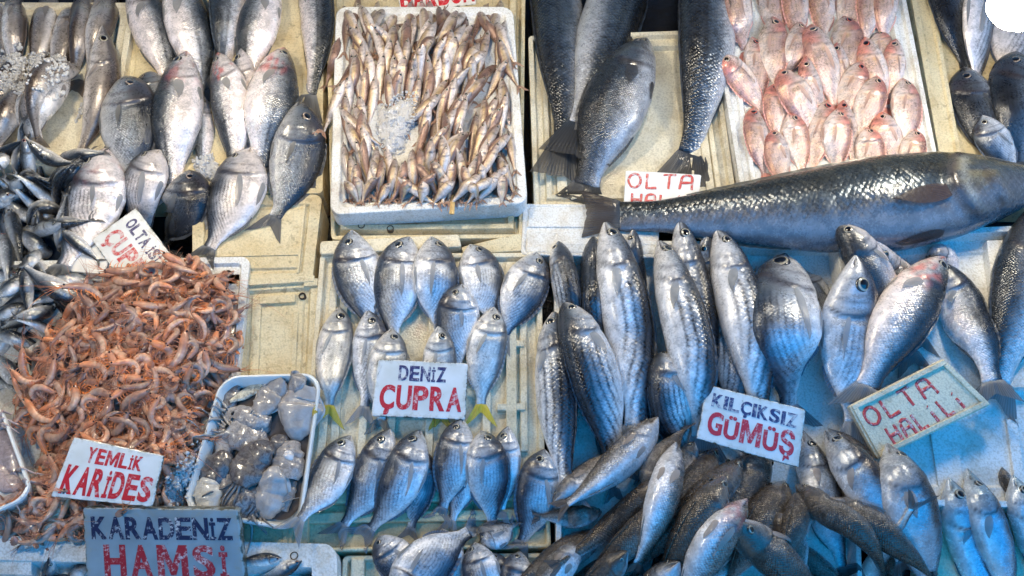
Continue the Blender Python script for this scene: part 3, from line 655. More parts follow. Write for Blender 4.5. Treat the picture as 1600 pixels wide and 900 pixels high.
def shrimp_data(seed):
    r = np.random.default_rng(seed); L = .094*r.uniform(.8, 1.12); R = .0084*r.uniform(.85, 1.2)
    bend = math.radians(r.uniform(35, 235)); n = 34; s = np.linspace(0, 1, n)
    cur = np.interp(s, [0, .34, .42, .95, 1], [0, .02, .12, .96, 1])*bend
    dx = np.cos(cur); dy = -np.sin(cur); ds = L/(n-1)
    X = np.concatenate([[0], np.cumsum(dx[:-1]*ds)]); Y = np.concatenate([[0], np.cumsum(dy[:-1]*ds)])
    Z = .004*np.sin(s*4+r.uniform(0, 6)); P = np.stack([X, Y, Z], 1)
    rad = np.interp(s, [0, .05, .16, .32, .40, .55, .75, .92, 1], [.25, .55, .86, 1.02, 1.0, .95, .72, .45, .32])*R
    seg = np.where(s > .38, (s-.38)/.62*6 % 1, 0); rad = rad*(1+np.where(s > .38, .09*(1-seg)-.03, 0))
    body = tube(P, rad, 12, .82)
    T = np.gradient(P, axis=0); T /= np.linalg.norm(T, axis=1)[:, None]; Nn = np.stack([T[:, 1], -T[:, 0], 0*s], 1)  # belly side (inside of the curl)
    parts = [body]
    # rostrum
    h = np.array([0, 1, 2, 3.])[:, None]; parts.append(tube(P[0]-Nn[0]*R*.4-T[0]*(h-.6)*L*.055-Nn[0]*h*.0004, [R*.22, R*.15, R*.08, .0001], 5))
    # tail fan: five blades
    for a in (-.75, -.38, 0, .38, .75):
        d = T[-1]*math.cos(a)+np.array([0, 0, 1])*math.sin(a)*.6+Nn[-1]*math.sin(a)*.7
        k = np.linspace(0, 1, 5)[:, None]; parts.append(tube(P[-1]+d*k*L*.15, np.array([.25, .42, .48, .36, .05])*R, 6, .25))
    v, q = join(parts)
    nb = len(body[0]); C = np.zeros((len(v), 3)); sv = np.repeat(s, 12)
    og = np.array((.64, .26, .14)); pale = np.array((.64, .40, .28)); hd = np.array((.60, .27, .16))
    k = sstep(.3, .5, sv)*sstep(1.0, .8, sv); k = k*(.55+.45*np.repeat(np.where(s > .38, (seg < .72), 1), 12))
    C[:nb] = hd*(1-k[:, None])+pale*k[:, None]; C[nb:] = og*.9
    C *= .85*(1+.5*(vnoise(v[:, 0]*160, v[:, 1]*160, seed)-.5))[:, None]
    legs = []
    for i, sv_ in enumerate(np.linspace(.14, .92, 11)):
        j = int(sv_*(n-1)); fore = sv_ < .4; ll = R*(2.6 if fore else 1.3)*r.uniform(.8, 1.2)
        d = Nn[j]+T[j]*(-.5 if fore else .5)+np.array([0, 0, r.uniform(-.4, .4)])
        k = np.linspace(0, 1, 4)[:, None]
        legs.append(tube(P[j]+Nn[j]*rad[j]*.7+d*k*ll+T[j]*k*k*ll*.6, np.array([.16, .12, .09, .03])*R*(1 if fore else 1.5), 4))
    lv, lq = join(legs)
    ant = []
    for i in range(8):
        ln = L*r.uniform(.4, .95) if i < 2 else L*r.uniform(.2, .42); k = np.linspace(0, 1, 8)[:, None]
        d = -T[0]+np.array([r.uniform(-.2, .2), r.uniform(-.55, .55), r.uniform(-.1, .12)]); c = np.array([r.uniform(-.3, .6), r.uniform(-.8, .8), r.uniform(-.3, 0)])
        ant.append(tube(P[0]+Nn[0]*R*.1+d*k*ln+c*k*k*ln*.6, np.linspace(.00055, .00025, 8), 3))
    av, aq = join(ant)
    ey = []
    for z in (1, -1):
        c = P[1]-Nn[1]*R*.25+np.array([0, 0, z*R*.5]); v_, q_ = lathe([(.0002, -1), (.7, -.7), (1, 0), (.7, .7), (.0002, 1)], 8); ey.append((v_*R*.26+c, q_[0]))
    ev, eq = join(ey)
    cen = P.mean(0)
    return dict(body=(v-cen, q, C), legs=(lv-cen, lq, np.tile([.60, .24, .12], (len(lv), 1))), antennae=(av-cen, aq, np.tile([.56, .22, .11], (len(av), 1))), eye=(ev-cen, eq, np.tile([.01, .008, .008], (len(ev), 1))))
SHRIMP = []
def shrimp_protos(k=12):
    for i in range(k): SHRIMP.append(shrimp_data(100+i))
def shrimp_mesh(nm, d):
    v, q, c = d; o = mesh_np(nm, v, [q], M_SHRIMP, None, (0, 0, 0), None, c); return o
def euler_m(rx, ry, rz):
    from mathutils import Euler
    return np.array(Euler((rx, ry, rz)).to_matrix())

def squid(pts, rad, tone, label, arms=0, flat=.45, mot=.5, seed=1, name='squid', z=.0, fins=False, eye=False, base=(.50, .465, .44)):
    "pts: pixel polyline, rad: pixel radii of the mantle"
    r = np.random.default_rng(seed)
    pts = np.array(pts, float); k = np.linspace(0, 1, 26); kk = np.linspace(0, 1, len(pts))
    px, py = np.interp(k, kk, pts[:, 0]), np.interp(k, kk, pts[:, 1]); ker = np.ones(5)/5
    px = np.convolve(np.pad(px, 2, mode='edge'), ker, 'valid'); py = np.convolve(np.pad(py, 2, mode='edge'), ker, 'valid')
    m = mpp(un(px[13], py[13], z)); rr = np.interp(k, np.linspace(0, 1, len(rad)), rad)*m*1.2; ker = np.array([.25, .5, .25]); rr[1:-1] = np.convolve(rr, ker, 'valid')
    P = np.array([un(a, b, z) for a, b in zip(px, py)]); H = np.array([hget(p[0], p[1]) for p in P]); zz = np.convolve(np.pad(H, 5, mode='edge'), np.ones(11)/11, 'valid')
    P = np.array([un(a, b, h+q*flat*.8) for a, b, h, q in zip(px, py, zz, rr)])
    v, q = tube(P, np.maximum(rr, .0006), 20, flat)
    nz = .6*(vnoise(v[:, 0]*50, v[:, 1]*50, seed)-.5)+.6*(vnoise(v[:, 0]*130, v[:, 1]*130, seed+2)-.5); nn = (v-np.repeat(P, 20, 0)); v = v+nn*(nz*.40)[:, None]
    c = np.hstack([np.array(base)*tone*.82*(1+.35*nz)[:, None], np.full((len(v), 1), 1-mot)])
    org = tuple(P[13]); o = mesh_np(name, v, [q], M_SQUID, None, org, None, c); tag(o, label, 'squid' if name == 'squid' else 'cuttlefish', 'cephalopods in the white plastic tray')
    hput(v[:, 0], v[:, 1], v[:, 2])
    if arms:
        T0 = P[-1]-P[-4]; T0 /= np.linalg.norm(T0); S = np.cross(T0, [0, 0, 1]); ps = []
        for i in range(arms):
            a = lerp(-.7, .7, i/(arms-1))+r.uniform(-.15, .15); ln = rr.max()*r.uniform(1.2, 2.2); t = np.linspace(0, 1, 9)[:, None]
            d = T0*math.cos(a)+S*math.sin(a); cvv = S*r.uniform(-.9, .9)
            pp = P[-1]+S*a*rr[-3]*.8+d*t*ln+cvv*t*t*ln*.6; pp[:, 2] = np.maximum(hget(pp[:, 0], pp[:, 1])+.003, P[-1][2]-.01*t[:, 0]); ps.append(tube(pp, np.linspace(.0042, .0012, 9), 6))
        av, aq = join(ps); mesh_np('arms', av, [aq], M_SQUID, o, org, None, np.tile(np.array(base)*tone*.85, (len(av), 1)))
    if fins:
        for sg in (1, -1):
            t = np.linspace(.05, .8, 12); i = (t*25).astype(int); A = np.cross(np.gradient(P, axis=0)[i], [0, 0, 1]); A /= np.linalg.norm(A, axis=1)[:, None]
            w = np.sin(np.linspace(.05, 1, 12)*math.pi)*.008; e = P[i]+A*sg*(rr[i]*.97)[:, None]; g = np.array([0, .5, 1])[:, None, None]
            vv = e[None]+A[None]*sg*w[None, :, None]*g+np.array([0, 0, -.004])*g; mesh_np('mantle_fin', vv.reshape(-1, 3), [grid_quads(3, 12)], M_SQUID, o, org, None, np.tile(np.array(base)*tone*1.1, (36, 1)))
    if eye:
        c0 = P[20]+np.array([0, 0, rr[20]*flat*.8]); v_, q_ = lathe([(.0002, -.4), (.8, -.2), (1, .1), (.7, .45), (.0002, .6)], 12)
        cc = np.repeat(np.array([(.3, .3, .3), (.35, .33, .3), (.5, .48, .42), (.01, .01, .012), (.01, .01, .012)]), 12, 0)
        mesh_np('eye', v_*.0062+c0, q_, M_EYE, o, org, None, cc)
    return o
def ice_patch(poly, n, label, size=(.004, .011), mound=.02, seed=3, dome=True):
    "crushed ice: irregular chips heaped inside a pixel polygon"
    r = np.random.default_rng(seed); poly = np.array(poly, float)
    cx, cy = poly.mean(0); vs, qs, off = [], [], 0; n = int(n*2.2)
    phi = (1+5**.5)/2
    ico = np.array([(-1, phi, 0), (1, phi, 0), (-1, -phi, 0), (1, -phi, 0), (0, -1, phi), (0, 1, phi), (0, -1, -phi), (0, 1, -phi), (phi, 0, -1), (phi, 0, 1), (-phi, 0, -1), (-phi, 0, 1)])/1.9
    fc = np.array([(0, 11, 5), (0, 5, 1), (0, 1, 7), (0, 7, 10), (0, 10, 11), (1, 5, 9), (5, 11, 4), (11, 10, 2), (10, 7, 6), (7, 1, 8), (3, 9, 4), (3, 4, 2), (3, 2, 6), (3, 6, 8), (3, 8, 9), (4, 9, 5), (2, 4, 11), (6, 2, 10), (8, 6, 7), (9, 8, 1)])
    # slush: a lumpy melting mound, with loose chips on it
    na, nk = 60, 16; g = []
    for i in range(nk):
        k = 1.0-.999*i/(nk-1)
        for a_ in range(na):
            f = a_/na*len(poly); i0 = int(f) % len(poly); e = poly[i0]*(1-(f-int(f)))+poly[(i0+1) % len(poly)]*(f-int(f))
            kk = k*(1+.30*(vnoise(a_/na*14, 0.0, seed)-.5)+.15*(vnoise(a_/na*40, 1.0, seed)-.5)); g.append((cx+(e[0]-cx)*kk, cy+(e[1]-cy)*kk, k))
    G_ = np.array([at(x, y) for x, y, k in g]); gh = hget(G_[:, 0], G_[:, 1]).reshape(nk, na)
    ker = np.array([1, 2, 3, 2, 1])/9.
    gs = np.minimum(gh, np.percentile(gh, 80))
    for _ in range(5):
        gs = np.stack([np.convolve(np.pad(row, 2, mode='wrap'), ker, 'valid') for row in gs])
        gs[1:-1] = (gs[:-2]+gs[1:-1]*2+gs[2:])/4
    gk = np.array([x[2] for x in g]).reshape(nk, na)
    nzz = vnoise(G_[:, 0]*95, G_[:, 1]*95, seed).reshape(nk, na)*.6+vnoise(G_[:, 0]*240, G_[:, 1]*240, seed+1).reshape(nk, na)*.4
    G_[:, 2] = (gs-.008*(gk > .93)+mound*(1-gk**2)*.8+.016*(nzz-.45)).ravel()
    if dome:
        vs.append(G_); qs.append(grid_quads(nk, na, True)); qs[-1] = np.concatenate([qs[-1][:, [0, 1, 2]], qs[-1][:, [0, 2, 3]]]); off = len(G_); hput(G_[:, 0], G_[:, 1], G_[:, 2]-.003)
    pts = []; n = int(n*(.55 if dome else 1.5))
    for _ in range(n):
        a = r.uniform(0, 2*math.pi); i = int(a/(2*math.pi)*len(poly)) % len(poly); j = (i+1) % len(poly); f = r.random(); e = poly[i]*(1-f)+poly[j]*f
        k = r.random()**.5; pts.append((cx+(e[0]-cx)*k, cy+(e[1]-cy)*k, k))
    for x, y, k in pts:
        p = at(x, y); h = hget(p[0], p[1]); s = r.uniform(size[0]*.5, size[1]*.6)
        v = ico*s*r.uniform(.5, 1.3, (12, 1))*r.uniform(.6, 1.2, 3)
        v = v@euler_m(*r.uniform(0, 6, 3)).T+np.array([p[0], p[1], h+s*.25+(0 if dome else r.uniform(0, mound)*(1-k))])
        vs.append(v); qs.append(fc+off); off += 12
    v = np.concatenate(vs); hput(v[:, 0], v[:, 1], v[:, 2])
    o = mesh_np('crushed_ice', v, [np.concatenate(qs)], M_ICE, None, tuple(v.mean(0)), smooth=True)
    tag(o, label, 'ice', None, 'stuff'); return o

# ------------------------------------------------------------------ signs
_GL = {'M': (np.array([(0, 0), (.22, 0), (.22, .60), (.42, .08), (.58, .08), (.78, .60), (.78, 0), (1, 0), (1, 1), (.72, 1), (.5, .44), (.28, 1), (0, 1)], float), [list(range(13))])}
def glyph(ch):
    if ch in _GL: return _GL[ch]
    cu = bpy.data.curves.new('glyph', 'FONT'); cu.body = ch; cu.size = 1; cu.offset = .03; cu.extrude = 0; cu.resolution_u = 4
    o = bpy.data.objects.new('glyph', cu); COL.objects.link(o)
    dg = bpy.context.evaluated_depsgraph_get(); me = bpy.data.meshes.new_from_object(o.evaluated_get(dg))
    v = np.array([x.co[:] for x in me.vertices]).reshape(-1, 3)[:, :2]; p = [list(f.vertices) for f in me.polygons]
    bpy.data.objects.remove(o); bpy.data.curves.remove(cu); bpy.data.meshes.remove(me)
    _GL[ch] = (v, p); return _GL[ch]
BASE = {'Ç': 'C', 'Ş': 'S'}
WID = {' ': .35, 'İ': .34, 'I': .32, 'M': 1.3, 'W': 1.2}
def lettering(name, text, Q, nrm, box, mat, parent, org, gap=.13, slant=0, lift=.0007):
    u0, v0, u1, v1 = box; tot = sum(WID.get(c, .9) for c in text)+gap*(len(text)-1); x = 0; vs, ps, off = [], [], 0
    for c in text:
        if c == ' ': x += WID[c]+gap; continue
        wd = WID.get(c, .9); v, p = glyph(c); ref = glyph(BASE.get(c, c))[0]
        lo, hi = ref.min(0), ref.max(0)
        nx = (v[:, 0]-v[:, 0].min())/(v[:, 0].max()-v[:, 0].min())*wd; ny = (v[:, 1]-lo[1])/(hi[1]-lo[1])
        u = u0+(x+nx+slant*ny)/tot*(u1-u0); vv = v1+(v0-v1)*ny
        P = bil(Q, u, vv)+nrm*lift
        for sx, sz in (((0, 0),) if c == 'M' else ((0, 0), (.016, .00008), (-.016, .00016))):
            vs.append(P+(Q[1]-Q[0])*(sx/tot*(u1-u0))+nrm*sz); ps += [[i+off for i in f] for f in p]; off += len(v)
        x += wd+gap
    V = np.concatenate(vs)-np.array(org)
    me = bpy.data.meshes.new(name); me.from_pydata(V.tolist(), [], ps); me.materials.append(mat); o = bpy.data.objects.new(name, me)
    return link(o, parent)
def strokes(name, lines, Q, nrm, mat, parent, org, wdt=.0032, lift=.0006):
    parts = []
    for ln in lines:
        ln = np.array(ln, float); 
        if len(ln) > 2:
            k = np.linspace(0, 1, 5*len(ln)); kk = np.linspace(0, 1, len(ln)); ln = np.stack([np.interp(k, kk, ln[:, 0]), np.interp(k, kk, ln[:, 1])], 1)
            ker = np.array([1, 2, 3, 2, 1])/9; ln[2:-2, 0] = np.convolve(ln[:, 0], ker, 'valid'); ln[2:-2, 1] = np.convolve(ln[:, 1], ker, 'valid')
        else:
            k = np.linspace(0, 1, 6)[:, None]; ln = ln[0]*(1-k)+ln[1]*k
        P = bil(Q, ln[:, 0], ln[:, 1])+nrm*lift
        w = wdt*(1+.35*(vnoise(np.arange(len(P))*.7, 0*np.arange(len(P)), len(parts))-.5))
        parts.append(tube(P, w, 6, .16, nrm))
    v, q = join(parts); return mesh_np(name, v, [q], mat, parent, org)
def board(name, quad, zs, thick, label, mat=None, rough=.004, zoff=.006, nseg=30, cat='sign'):
    "quad TL TR BR BL pixels, zs heights of the corners above the pile"
    mat = mat or M_SIGN
    hs_ = [float(hget(*at(a, b)[:2])) for a, b in quad]
    qc = np.array([at(a, b) for a, b in quad]); uu, vv_ = np.meshgrid(np.linspace(.03, .97, 24), np.linspace(.03, .97, 18)); pp_ = bil(qc, uu, vv_)
    zl = (np.array([[zs[0], zs[1]], [zs[3], zs[2]]])); zl = (zl[0, 0]*(1-uu)+zl[0, 1]*uu)*(1-vv_)+(zl[1, 0]*(1-uu)+zl[1, 1]*uu)*vv_
    zb = max(np.mean(hs_)-.01, float(np.percentile(hget(pp_[..., 0], pp_[..., 1])-zl, 98)))+zoff
    Q = np.array([un(a, b, zb+z) for (a, b), z in zip(quad, zs)])
    nrm = np.linalg.svd(Q-Q.mean(0))[2][2]; cq = Q.mean(0)      # flatten the board
    Q = np.array([CAM+(c_-CAM)*(np.dot(cq-CAM, nrm)/np.dot(c_-CAM, nrm)) for c_ in Q])
    nrm = np.cross(Q[1]-Q[0], Q[3]-Q[0]); nrm /= np.linalg.norm(nrm); nrm *= np.sign(nrm[2])
    # outline with a worn, slightly wandering edge
    e = []
    for i, ((ua, va), (ub, vb)) in enumerate((((0, 0), (1, 0)), ((1, 0), (1, 1)), ((1, 1), (0, 1)), ((0, 1), (0, 0)))):
        for k in range(nseg): e.append((lerp(ua, ub, k/nseg), lerp(va, vb, k/nseg)))
    e = np.array(e); sd = int(abs(quad[0][0])*7); j = vnoise(np.arange(len(e))*.9, 0*np.arange(len(e)), sd)-.5
    cc = np.array([.5, .5]); rr_ = np.linalg.norm(e-cc, axis=1)
    j = j+1.2*np.minimum(0, vnoise(np.arange(len(e))*2.3, 0*np.arange(len(e)), sd+9)-.55); e2 = cc+(e-cc)*(1+j*rough*6*.35)[:, None]
    for c_ in range(4): e2[c_*nseg] = cc+(e[c_*nseg]-cc)*.985
    n = len(e2); top = bil(Q, e2[:, 0], e2[:, 1]); bot = top-nrm*thick; ins = cc+(e2-cc)*.975; top2 = bil(Q, ins[:, 0], ins[:, 1]); top = top-nrm*.0012
    v = np.concatenate([bot, top, top2]); i = np.arange(n); j_ = (i+1) % n
    qs = np.concatenate([np.stack([i, j_, j_+n, i+n], 1), np.stack([i+n, j_+n, j_+2*n, i+2*n], 1)])
    o = mesh_np(name, v, [qs, (np.arange(n)+2*n)[None], np.arange(n)[None, ::-1]], mat, None, tuple(Q.mean(0)), np.concatenate([e2, e2, ins]), smooth=False)
    bm = bmesh.new(); bm.from_mesh(o.data); bmesh.ops.recalc_face_normals(bm, faces=bm.faces); bm.to_mesh(o.data); bm.free()
    tag(o, label, cat)
    U, V = np.meshgrid(np.linspace(0, 1, 40), np.linspace(0, 1, 30)); P = bil(Q, U, V); hput(P[..., 0], P[..., 1], P[..., 2])
    return o, Q, nrm, tuple(Q.mean(0))
LET = {  # hand-drawn capitals in a unit cell, y down
 'O': [[(.55, 0), (.15, .15), (.0, .5), (.2, .9), (.55, 1), (.9, .8), (1, .45), (.85, .12), (.5, 0)]],
 'L': [[(.1, 0), (.12, .98), (.12, 1), (.9, .95)]], 'T': [[(0, .04), (1, 0)], [(.5, 0), (.48, 1)]],
 'A': [[(0, 1), (.12, .1), (.5, 0), (.92, .06), (.95, 1)], [(.05, .55), (.95, .5)]],
 'H': [[(.05, 0), (.08, 1)], [(.95, 0), (.92, 1)], [(.05, .5), (.95, .48)]], 'I': [[(.5, .35), (.5, 1)], [(.47, .02), (.53, .06)]],
}
def hand(text, x0, y0, x1, y1, dy=0.0, gap=.35):
    n = len(text); cw = (x1-x0)/(n+gap*(n-1)); out = []
    for i, c in enumerate(text):
        ox = x0+i*cw*(1+gap); oy = dy*i
        for ln in LET[c]: out.append([(ox+a*cw, y0+oy+b*(y1-y0)) for a, b in ln])
    return out
# ------------------------------------------------------------------ boxes, back to front
G = 'foam fish boxes of the stall'
tray('foam_box', ((-70, 6), (212, 6), (174, 258), (-90, 258)), .01, [(0, -.115), (0, .015), (.014, .015), (.018, .006), (.036, .006), (.044, -.012)], M_FOAM_C, 'cream foam box in the top left corner holding brown whiting', 'box', group=G)
tray('foam_box', ((205, -70), (506, -70), (504, 302), (172, 302)), .0, [(0, -.115), (0, .0), (.016, .0), (.02, -.012), (.03, -.012), (.034, -.009)], M_FOAM_Y, 'yellowed foam box under the sea bass left of the small fish tray', 'box', group=G, ribs=((.90, .5, .95, .97, -.009, -.003), (.80, .88, .95, .94, -.009, -.003)), holes=((.94,), (.965,), .0))
tray('foam_box', ((300, 306), (504, 304), (488, 441), (300, 446)), -.004, [(0, -.115), (0, -.004), (.027, -.004), (.031, -.010), (.038, -.010), (.042, -.0045)], M_FOAM_Y, 'yellow upturned foam box with a raised frame below the dark bream tail', 'box', r=.02, ribs=((.15, .60, .86, .70, -.0045, -.0015), (.86, .12, .88, .9, -.0045, -.001)), group=G)
tray('foam_box', ((372, 446), (499, 438), (478, 880), (352, 880)), -.015, [(0, -.115), (0, -.012), (.018, -.012), (.024, -.022), (.03, -.022), (.034, -.017)], M_FOAM_Y, 'yellow upturned foam box with long ribs between shrimp heap and bream', 'box', r=.012, ribs=((.22, .06, .30, .95, -.017, -.012), (.70, .12, .76, .95, -.017, -.013), (.28, .055, .72, .085, -.017, -.008), (.82, .0, .99, .028, -.014, -.004), (0.0, -.012, .95, .012, -.015, -.002)), group=G, holes=((.80,), (.06,), -.012))
tray('foam_box', ((508, -60), (822, -60), (817, 372), (517, 374)), -.005, [(0, -.115), (0, -.005), (.010, -.005), (.013, -.022), (.022, -.022), (.026, -.004), (.04, -.004), (.044, -.02)], M_FOAM_Y, 'stained yellow foam box underneath the white tray of small fish', 'box', group=G, holes=((.16, .31), (.958, .968), -.004))
tray('foam_tray', ((525, 10), (801, 10), (825, 318), (515, 336)), .05, [(0, -.01), (0, .05), (.022, .05), (.026, .040), (.036, .040), (.040, .032)], M_FOAM_W, 'clean white foam tray full of small silver fish', 'tray', r=.03, k=6)
tray('foam_box', ((818, 318), (1030, 318), (1030, 402), (813, 398)), -.0, [(0, -.115), (0, .0), (.008, .0), (.011, -.005)], M_FOAM_W, 'white foam box end under the tail of the giant fish', 'box', group=G, ribs=((.04, .52, .99, .94, -.005, -.001), (.04, .05, .99, .46, -.005, -.001)))
tray('foam_slab', ((499, 377), (716, 366), (722, 386), (500, 398)), .008, [(0, -.03), (0, .010)], M_FOAM_C, 'broken cream foam strip above the four upright bream', 'strip', r=.008)
tray('foam_slab', ((720, 386), (815, 364), (818, 392), (724, 398)), -.004, [(0, -.03), (0, -.002)], M_FOAM_Y, 'short yellow foam strip left of the white box end', 'strip', r=.008)
tray('foam_box', ((826, 60), (1112, 50), (1152, 330), (834, 330)), -.02, [(0, -.115), (0, -.01), (.012, -.01), (.016, -.025), (.03, -.025), (.034, -.015), (.045, -.015), (.05, -.03)], M_FOAM_C, 'cream foam box under the three large grey fish', 'box', group=G, ribs=((.80, .12, .86, .93, -.03, -.018), (.12, .2, .17, .93, -.03, -.02), (.86, .5, .9, .95, -.03, -.014)))
tray('foam_tray', ((1098, -70), (1402, -70), (1476, 300), (1158, 300)), .02, [(0, -.11), (0, .02), (.012, .02), (.016, .010), (.03, .010), (.033, .016), (.044, .016), (.05, -.0)], M_FOAM_W, 'white foam tray with stepped rims under the pink bream', 'tray', k=4)
tray('foam_box', ((1412, -70), (1720, -70), (1790, 310), (1480, 310)), .0, [(0, -.115), (0, .0), (.016, .0), (.02, -.010), (.045, -.010), (.05, -.004), (.06, -.004), (.065, -.03)], M_FOAM_Y, 'yellow foam box in the top right corner under dark bream', 'box', group=G)
tray('foam_box', ((500, 396), (846, 393), (852, 742), (470, 750)), .0, [(0, -.115), (0, -.002), (.012, -.002), (.016, -.016)], M_FOAM_C, 'ribbed cream foam box under the bream around the DENİZ ÇUPRA sign', 'box', group=G,
     ribs=tuple((u, .04, u+.035, .96, -.016, -.004) for u in (.055, .105, .22, .34, .50, .62, .74))+((.84, .05, .885, .96, -.016, .002), (.90, .2, .93, .9, -.016, -.004), (.80, .42, .92, .45, -.016, .001), (.80, .7, .92, .73, -.016, .001)))
tray('foam_box', ((464, 756), (856, 748), (862, 856), (452, 862)), -.02, [(0, -.115), (0, -.02), (.008, -.02), (.011, -.045)], M_FOAM_Y, 'wet yellow foam box edge beneath the bream tails', 'box', group=G, ribs=((.03, .10, .98, .30, -.045, -.022), (.03, .42, .98, .58, -.045, -.028)))
tray('foam_box', ((535, 866), (880, 862), (910, 1010), (530, 1010)), -.02, [(0, -.115), (0, -.03), (.01, -.03), (.014, -.045)], M_FOAM_C, 'ribbed cream foam box at the bottom edge under loose bream', 'box', group=G, ribs=tuple((u, .05, u+.06, .95, -.045, -.02) for u in (.04, .16, .3, .5, .7, .88)))
tray('foam_box', ((866, 376), (1326, 376), (1350, 960), (870, 960)), -.0, [(0, -.115), (0, -.0), (.012, -.0), (.016, -.05)], M_FOAM_W, 'white foam box under the striped grey mullet', 'box', group=G)
tray('foam_box', ((1300, 372), (1720, 352), (1770, 800), (1372, 792)), .0, [(0, -.115), (0, .018), (.014, .018), (.02, -.012), (.05, -.012), (.056, -.018)], M_FOAM_W, 'large white foam box on the right under the OLTA HALİLİ sign', 'box', group=G, ribs=((.26, .5, .36, .95, -.018, -.010), (.56, .05, .66, .60, -.018, .012), (.56, .7, .60, .95, -.018, -.008), (.05, .2, .1, .9, -.018, -.006)))
tray('foam_box', ((1442, 812), (1740, 806), (1770, 1010), (1450, 1010)), -.03, [(0, -.115), (0, -.03), (.012, -.03), (.016, -.06)], M_FOAM_C, 'cream foam box at the bottom right under blue mackerel', 'box', group=G)
tray('foam_box', ((-90, 262), (172, 266), (150, 430), (-100, 430)), -.03, [(0, -.115), (0, -.02), (.012, -.02), (.016, -.07)], M_CRATE, 'dark blue crate at the left edge under the sardines', 'box', group=G)
tray('foam_box', ((-110, 412), (391, 403), (350, 836), (-120, 826)), .0, [(0, -.115), (0, .006), (.016, .006), (.021, -.004), (.05, -.004), (.056, -.02)], M_FOAM_W, 'white foam box holding the shrimp heap', 'box', r=.02, group=G, holes=((.935,), (.062,), .0))
tray('foam_box', ((-100, 836), (527, 852), (533, 1060), (-100, 1060)), .01, [(0, -.115), (0, .022), (.050, .022), (.058, -.03)], M_FOAM_W, 'white foam box of anchovies at the bottom left behind the HAMSİ sign', 'box', r=.03, k=6, group=G, holes=((.895,), (.10,), .022), ribs=((.14, .115, .24, .28, -.03, .014),))
tray('plastic_tray', ((346, 587), (504, 582), (470, 832), (282, 800)), .05, [(.014, -.005), (.003, .04), (0, .046), (.0015, .052), (.006, .053), (.0085, .049), (.02, .012)], M_PLASTIC, 'white plastic tray of squid and cuttlefish beside the shrimps', 'tray', r=.045, k=8, bevel=0, wob=0)
tray('plastic_tray', ((-160, 602), (0, 628), (54, 774), (-110, 846)), .10, [(.014, .045), (.003, .09), (0, .096), (.0015, .102), (.006, .103), (.0085, .099), (.02, .065)], M_PLASTIC, 'white plastic tray cut by the left edge among shrimps', 'tray', r=.045, k=8, bevel=0, wob=0)
# wooden stick in the small fish tray
p = un(707, 318, .06); v, q = tube([p+np.array([.002, .03, -.012]), p+np.array([0, .0, 0]), p+np.array([-.001, -.03, .001])], [.006]*3, 4, .5); v_ = v
o = mesh_np('wooden_stick', v, [q, np.array([[0, 1, 2, 3]]), np.array([[8, 9, 10, 11]])], M_WOOD, None, tuple(p), smooth=False); tag(o, 'thin wooden stick on the front rim of the small fish tray', 'stick')
# torn paper under the ÇUPRA fish
o, Q, nrm, org = board('paper_sheet', ((112, 372), (190, 372), (160, 428), (86, 422)), (0, 0, 0, 0), .002, 'torn white paper with brown stains left of the OLTA İSİ ÇUPRA sign', M_PAPER, rough=.012, cat='paper')
# sign at the top edge
o, Q, nrm, org = board('price_sign', ((617, -36), (742, -52), (744, 6), (626, 21)), (.03, .03, .0, .0), .005, 'white sign with red letters cut by the top edge above the small fish')
lettering('lettering', 'BARBUN', Q, nrm, (.02, .30, .98, .93), M_RED, o, org)

# ------------------------------------------------------------------ fish: whiting, top left
def lay(rows, **kw):
    for r in rows:
        k = dict(kw); k.update(r[10] if len(r) > 10 else {})
        fish(r[0], *r[1:6], dor=r[6], bend=r[7], roll=r[8], label=r[9], **k)
g = 'whiting in the top left box'
lay([
 ('whiting', -2, -10, 8, 118, 38, 1, .02, None, 'pale whiting cut by the left edge in the top left box'),
 ('whiting', 26, -18, 22, 140, 36, -1, -.03, None, 'silver whiting second from the left in the top left box'),
 ('whiting', 76, -22, 45, 140, 40, 1, .03, None, 'whiting with pale belly above the left end of the crushed ice'),
 ('whiting', 110, 0, 70, 150, 42, -1, .04, None, 'whiting with a large round eye above the crushed ice'),
 ('whiting', 136, -34, 100, 135, 36, 1, .02, .9, 'dark brown backed whiting right of the large eyed one'),
 ('whiting', 178, -34, 122, 140, 42, -1, .03, None, 'silver whiting highest along the right rim of the top left box'),
 ('whiting', 30, 78, -2, 205, 36, 1, -.04, .9, 'brown whiting poking out under the crushed ice at left'),
 ('whiting', 8, 140, -22, 262, 34, 1, .02, None, 'whiting mostly cut off by the left edge below the ice'),
 ('whiting', 42, 132, -16, 256, 42, 1, -.05, .9, 'brown backed whiting below the ice at the left'),
 ('whiting', 54, 130, 34, 246, 38, -1, .03, None, 'slender pale whiting between two brown ones below the ice'),
 ('whiting', 102, 98, 36, 262, 52, 1, -.08, .25, 'plump whiting curving down below the middle of the ice'),
 ('whiting', 126, 112, 70, 256, 36, 1, -.05, .9, 'smooth dark brown whiting left of the one touching the rim'),
 ('whiting', 170, 58, 112, 262, 48, -1, .07, None, 'long silver whiting lying lowest along the right rim'),
], group=g, pect=True)
ice_patch([(0, 88), (40, 82), (100, 88), (122, 112), (95, 142), (30, 150), (-10, 140)], 420, 'crushed ice scattered over the whiting at top left', mound=.012, seed=5, dome=False, size=(.004, .011))

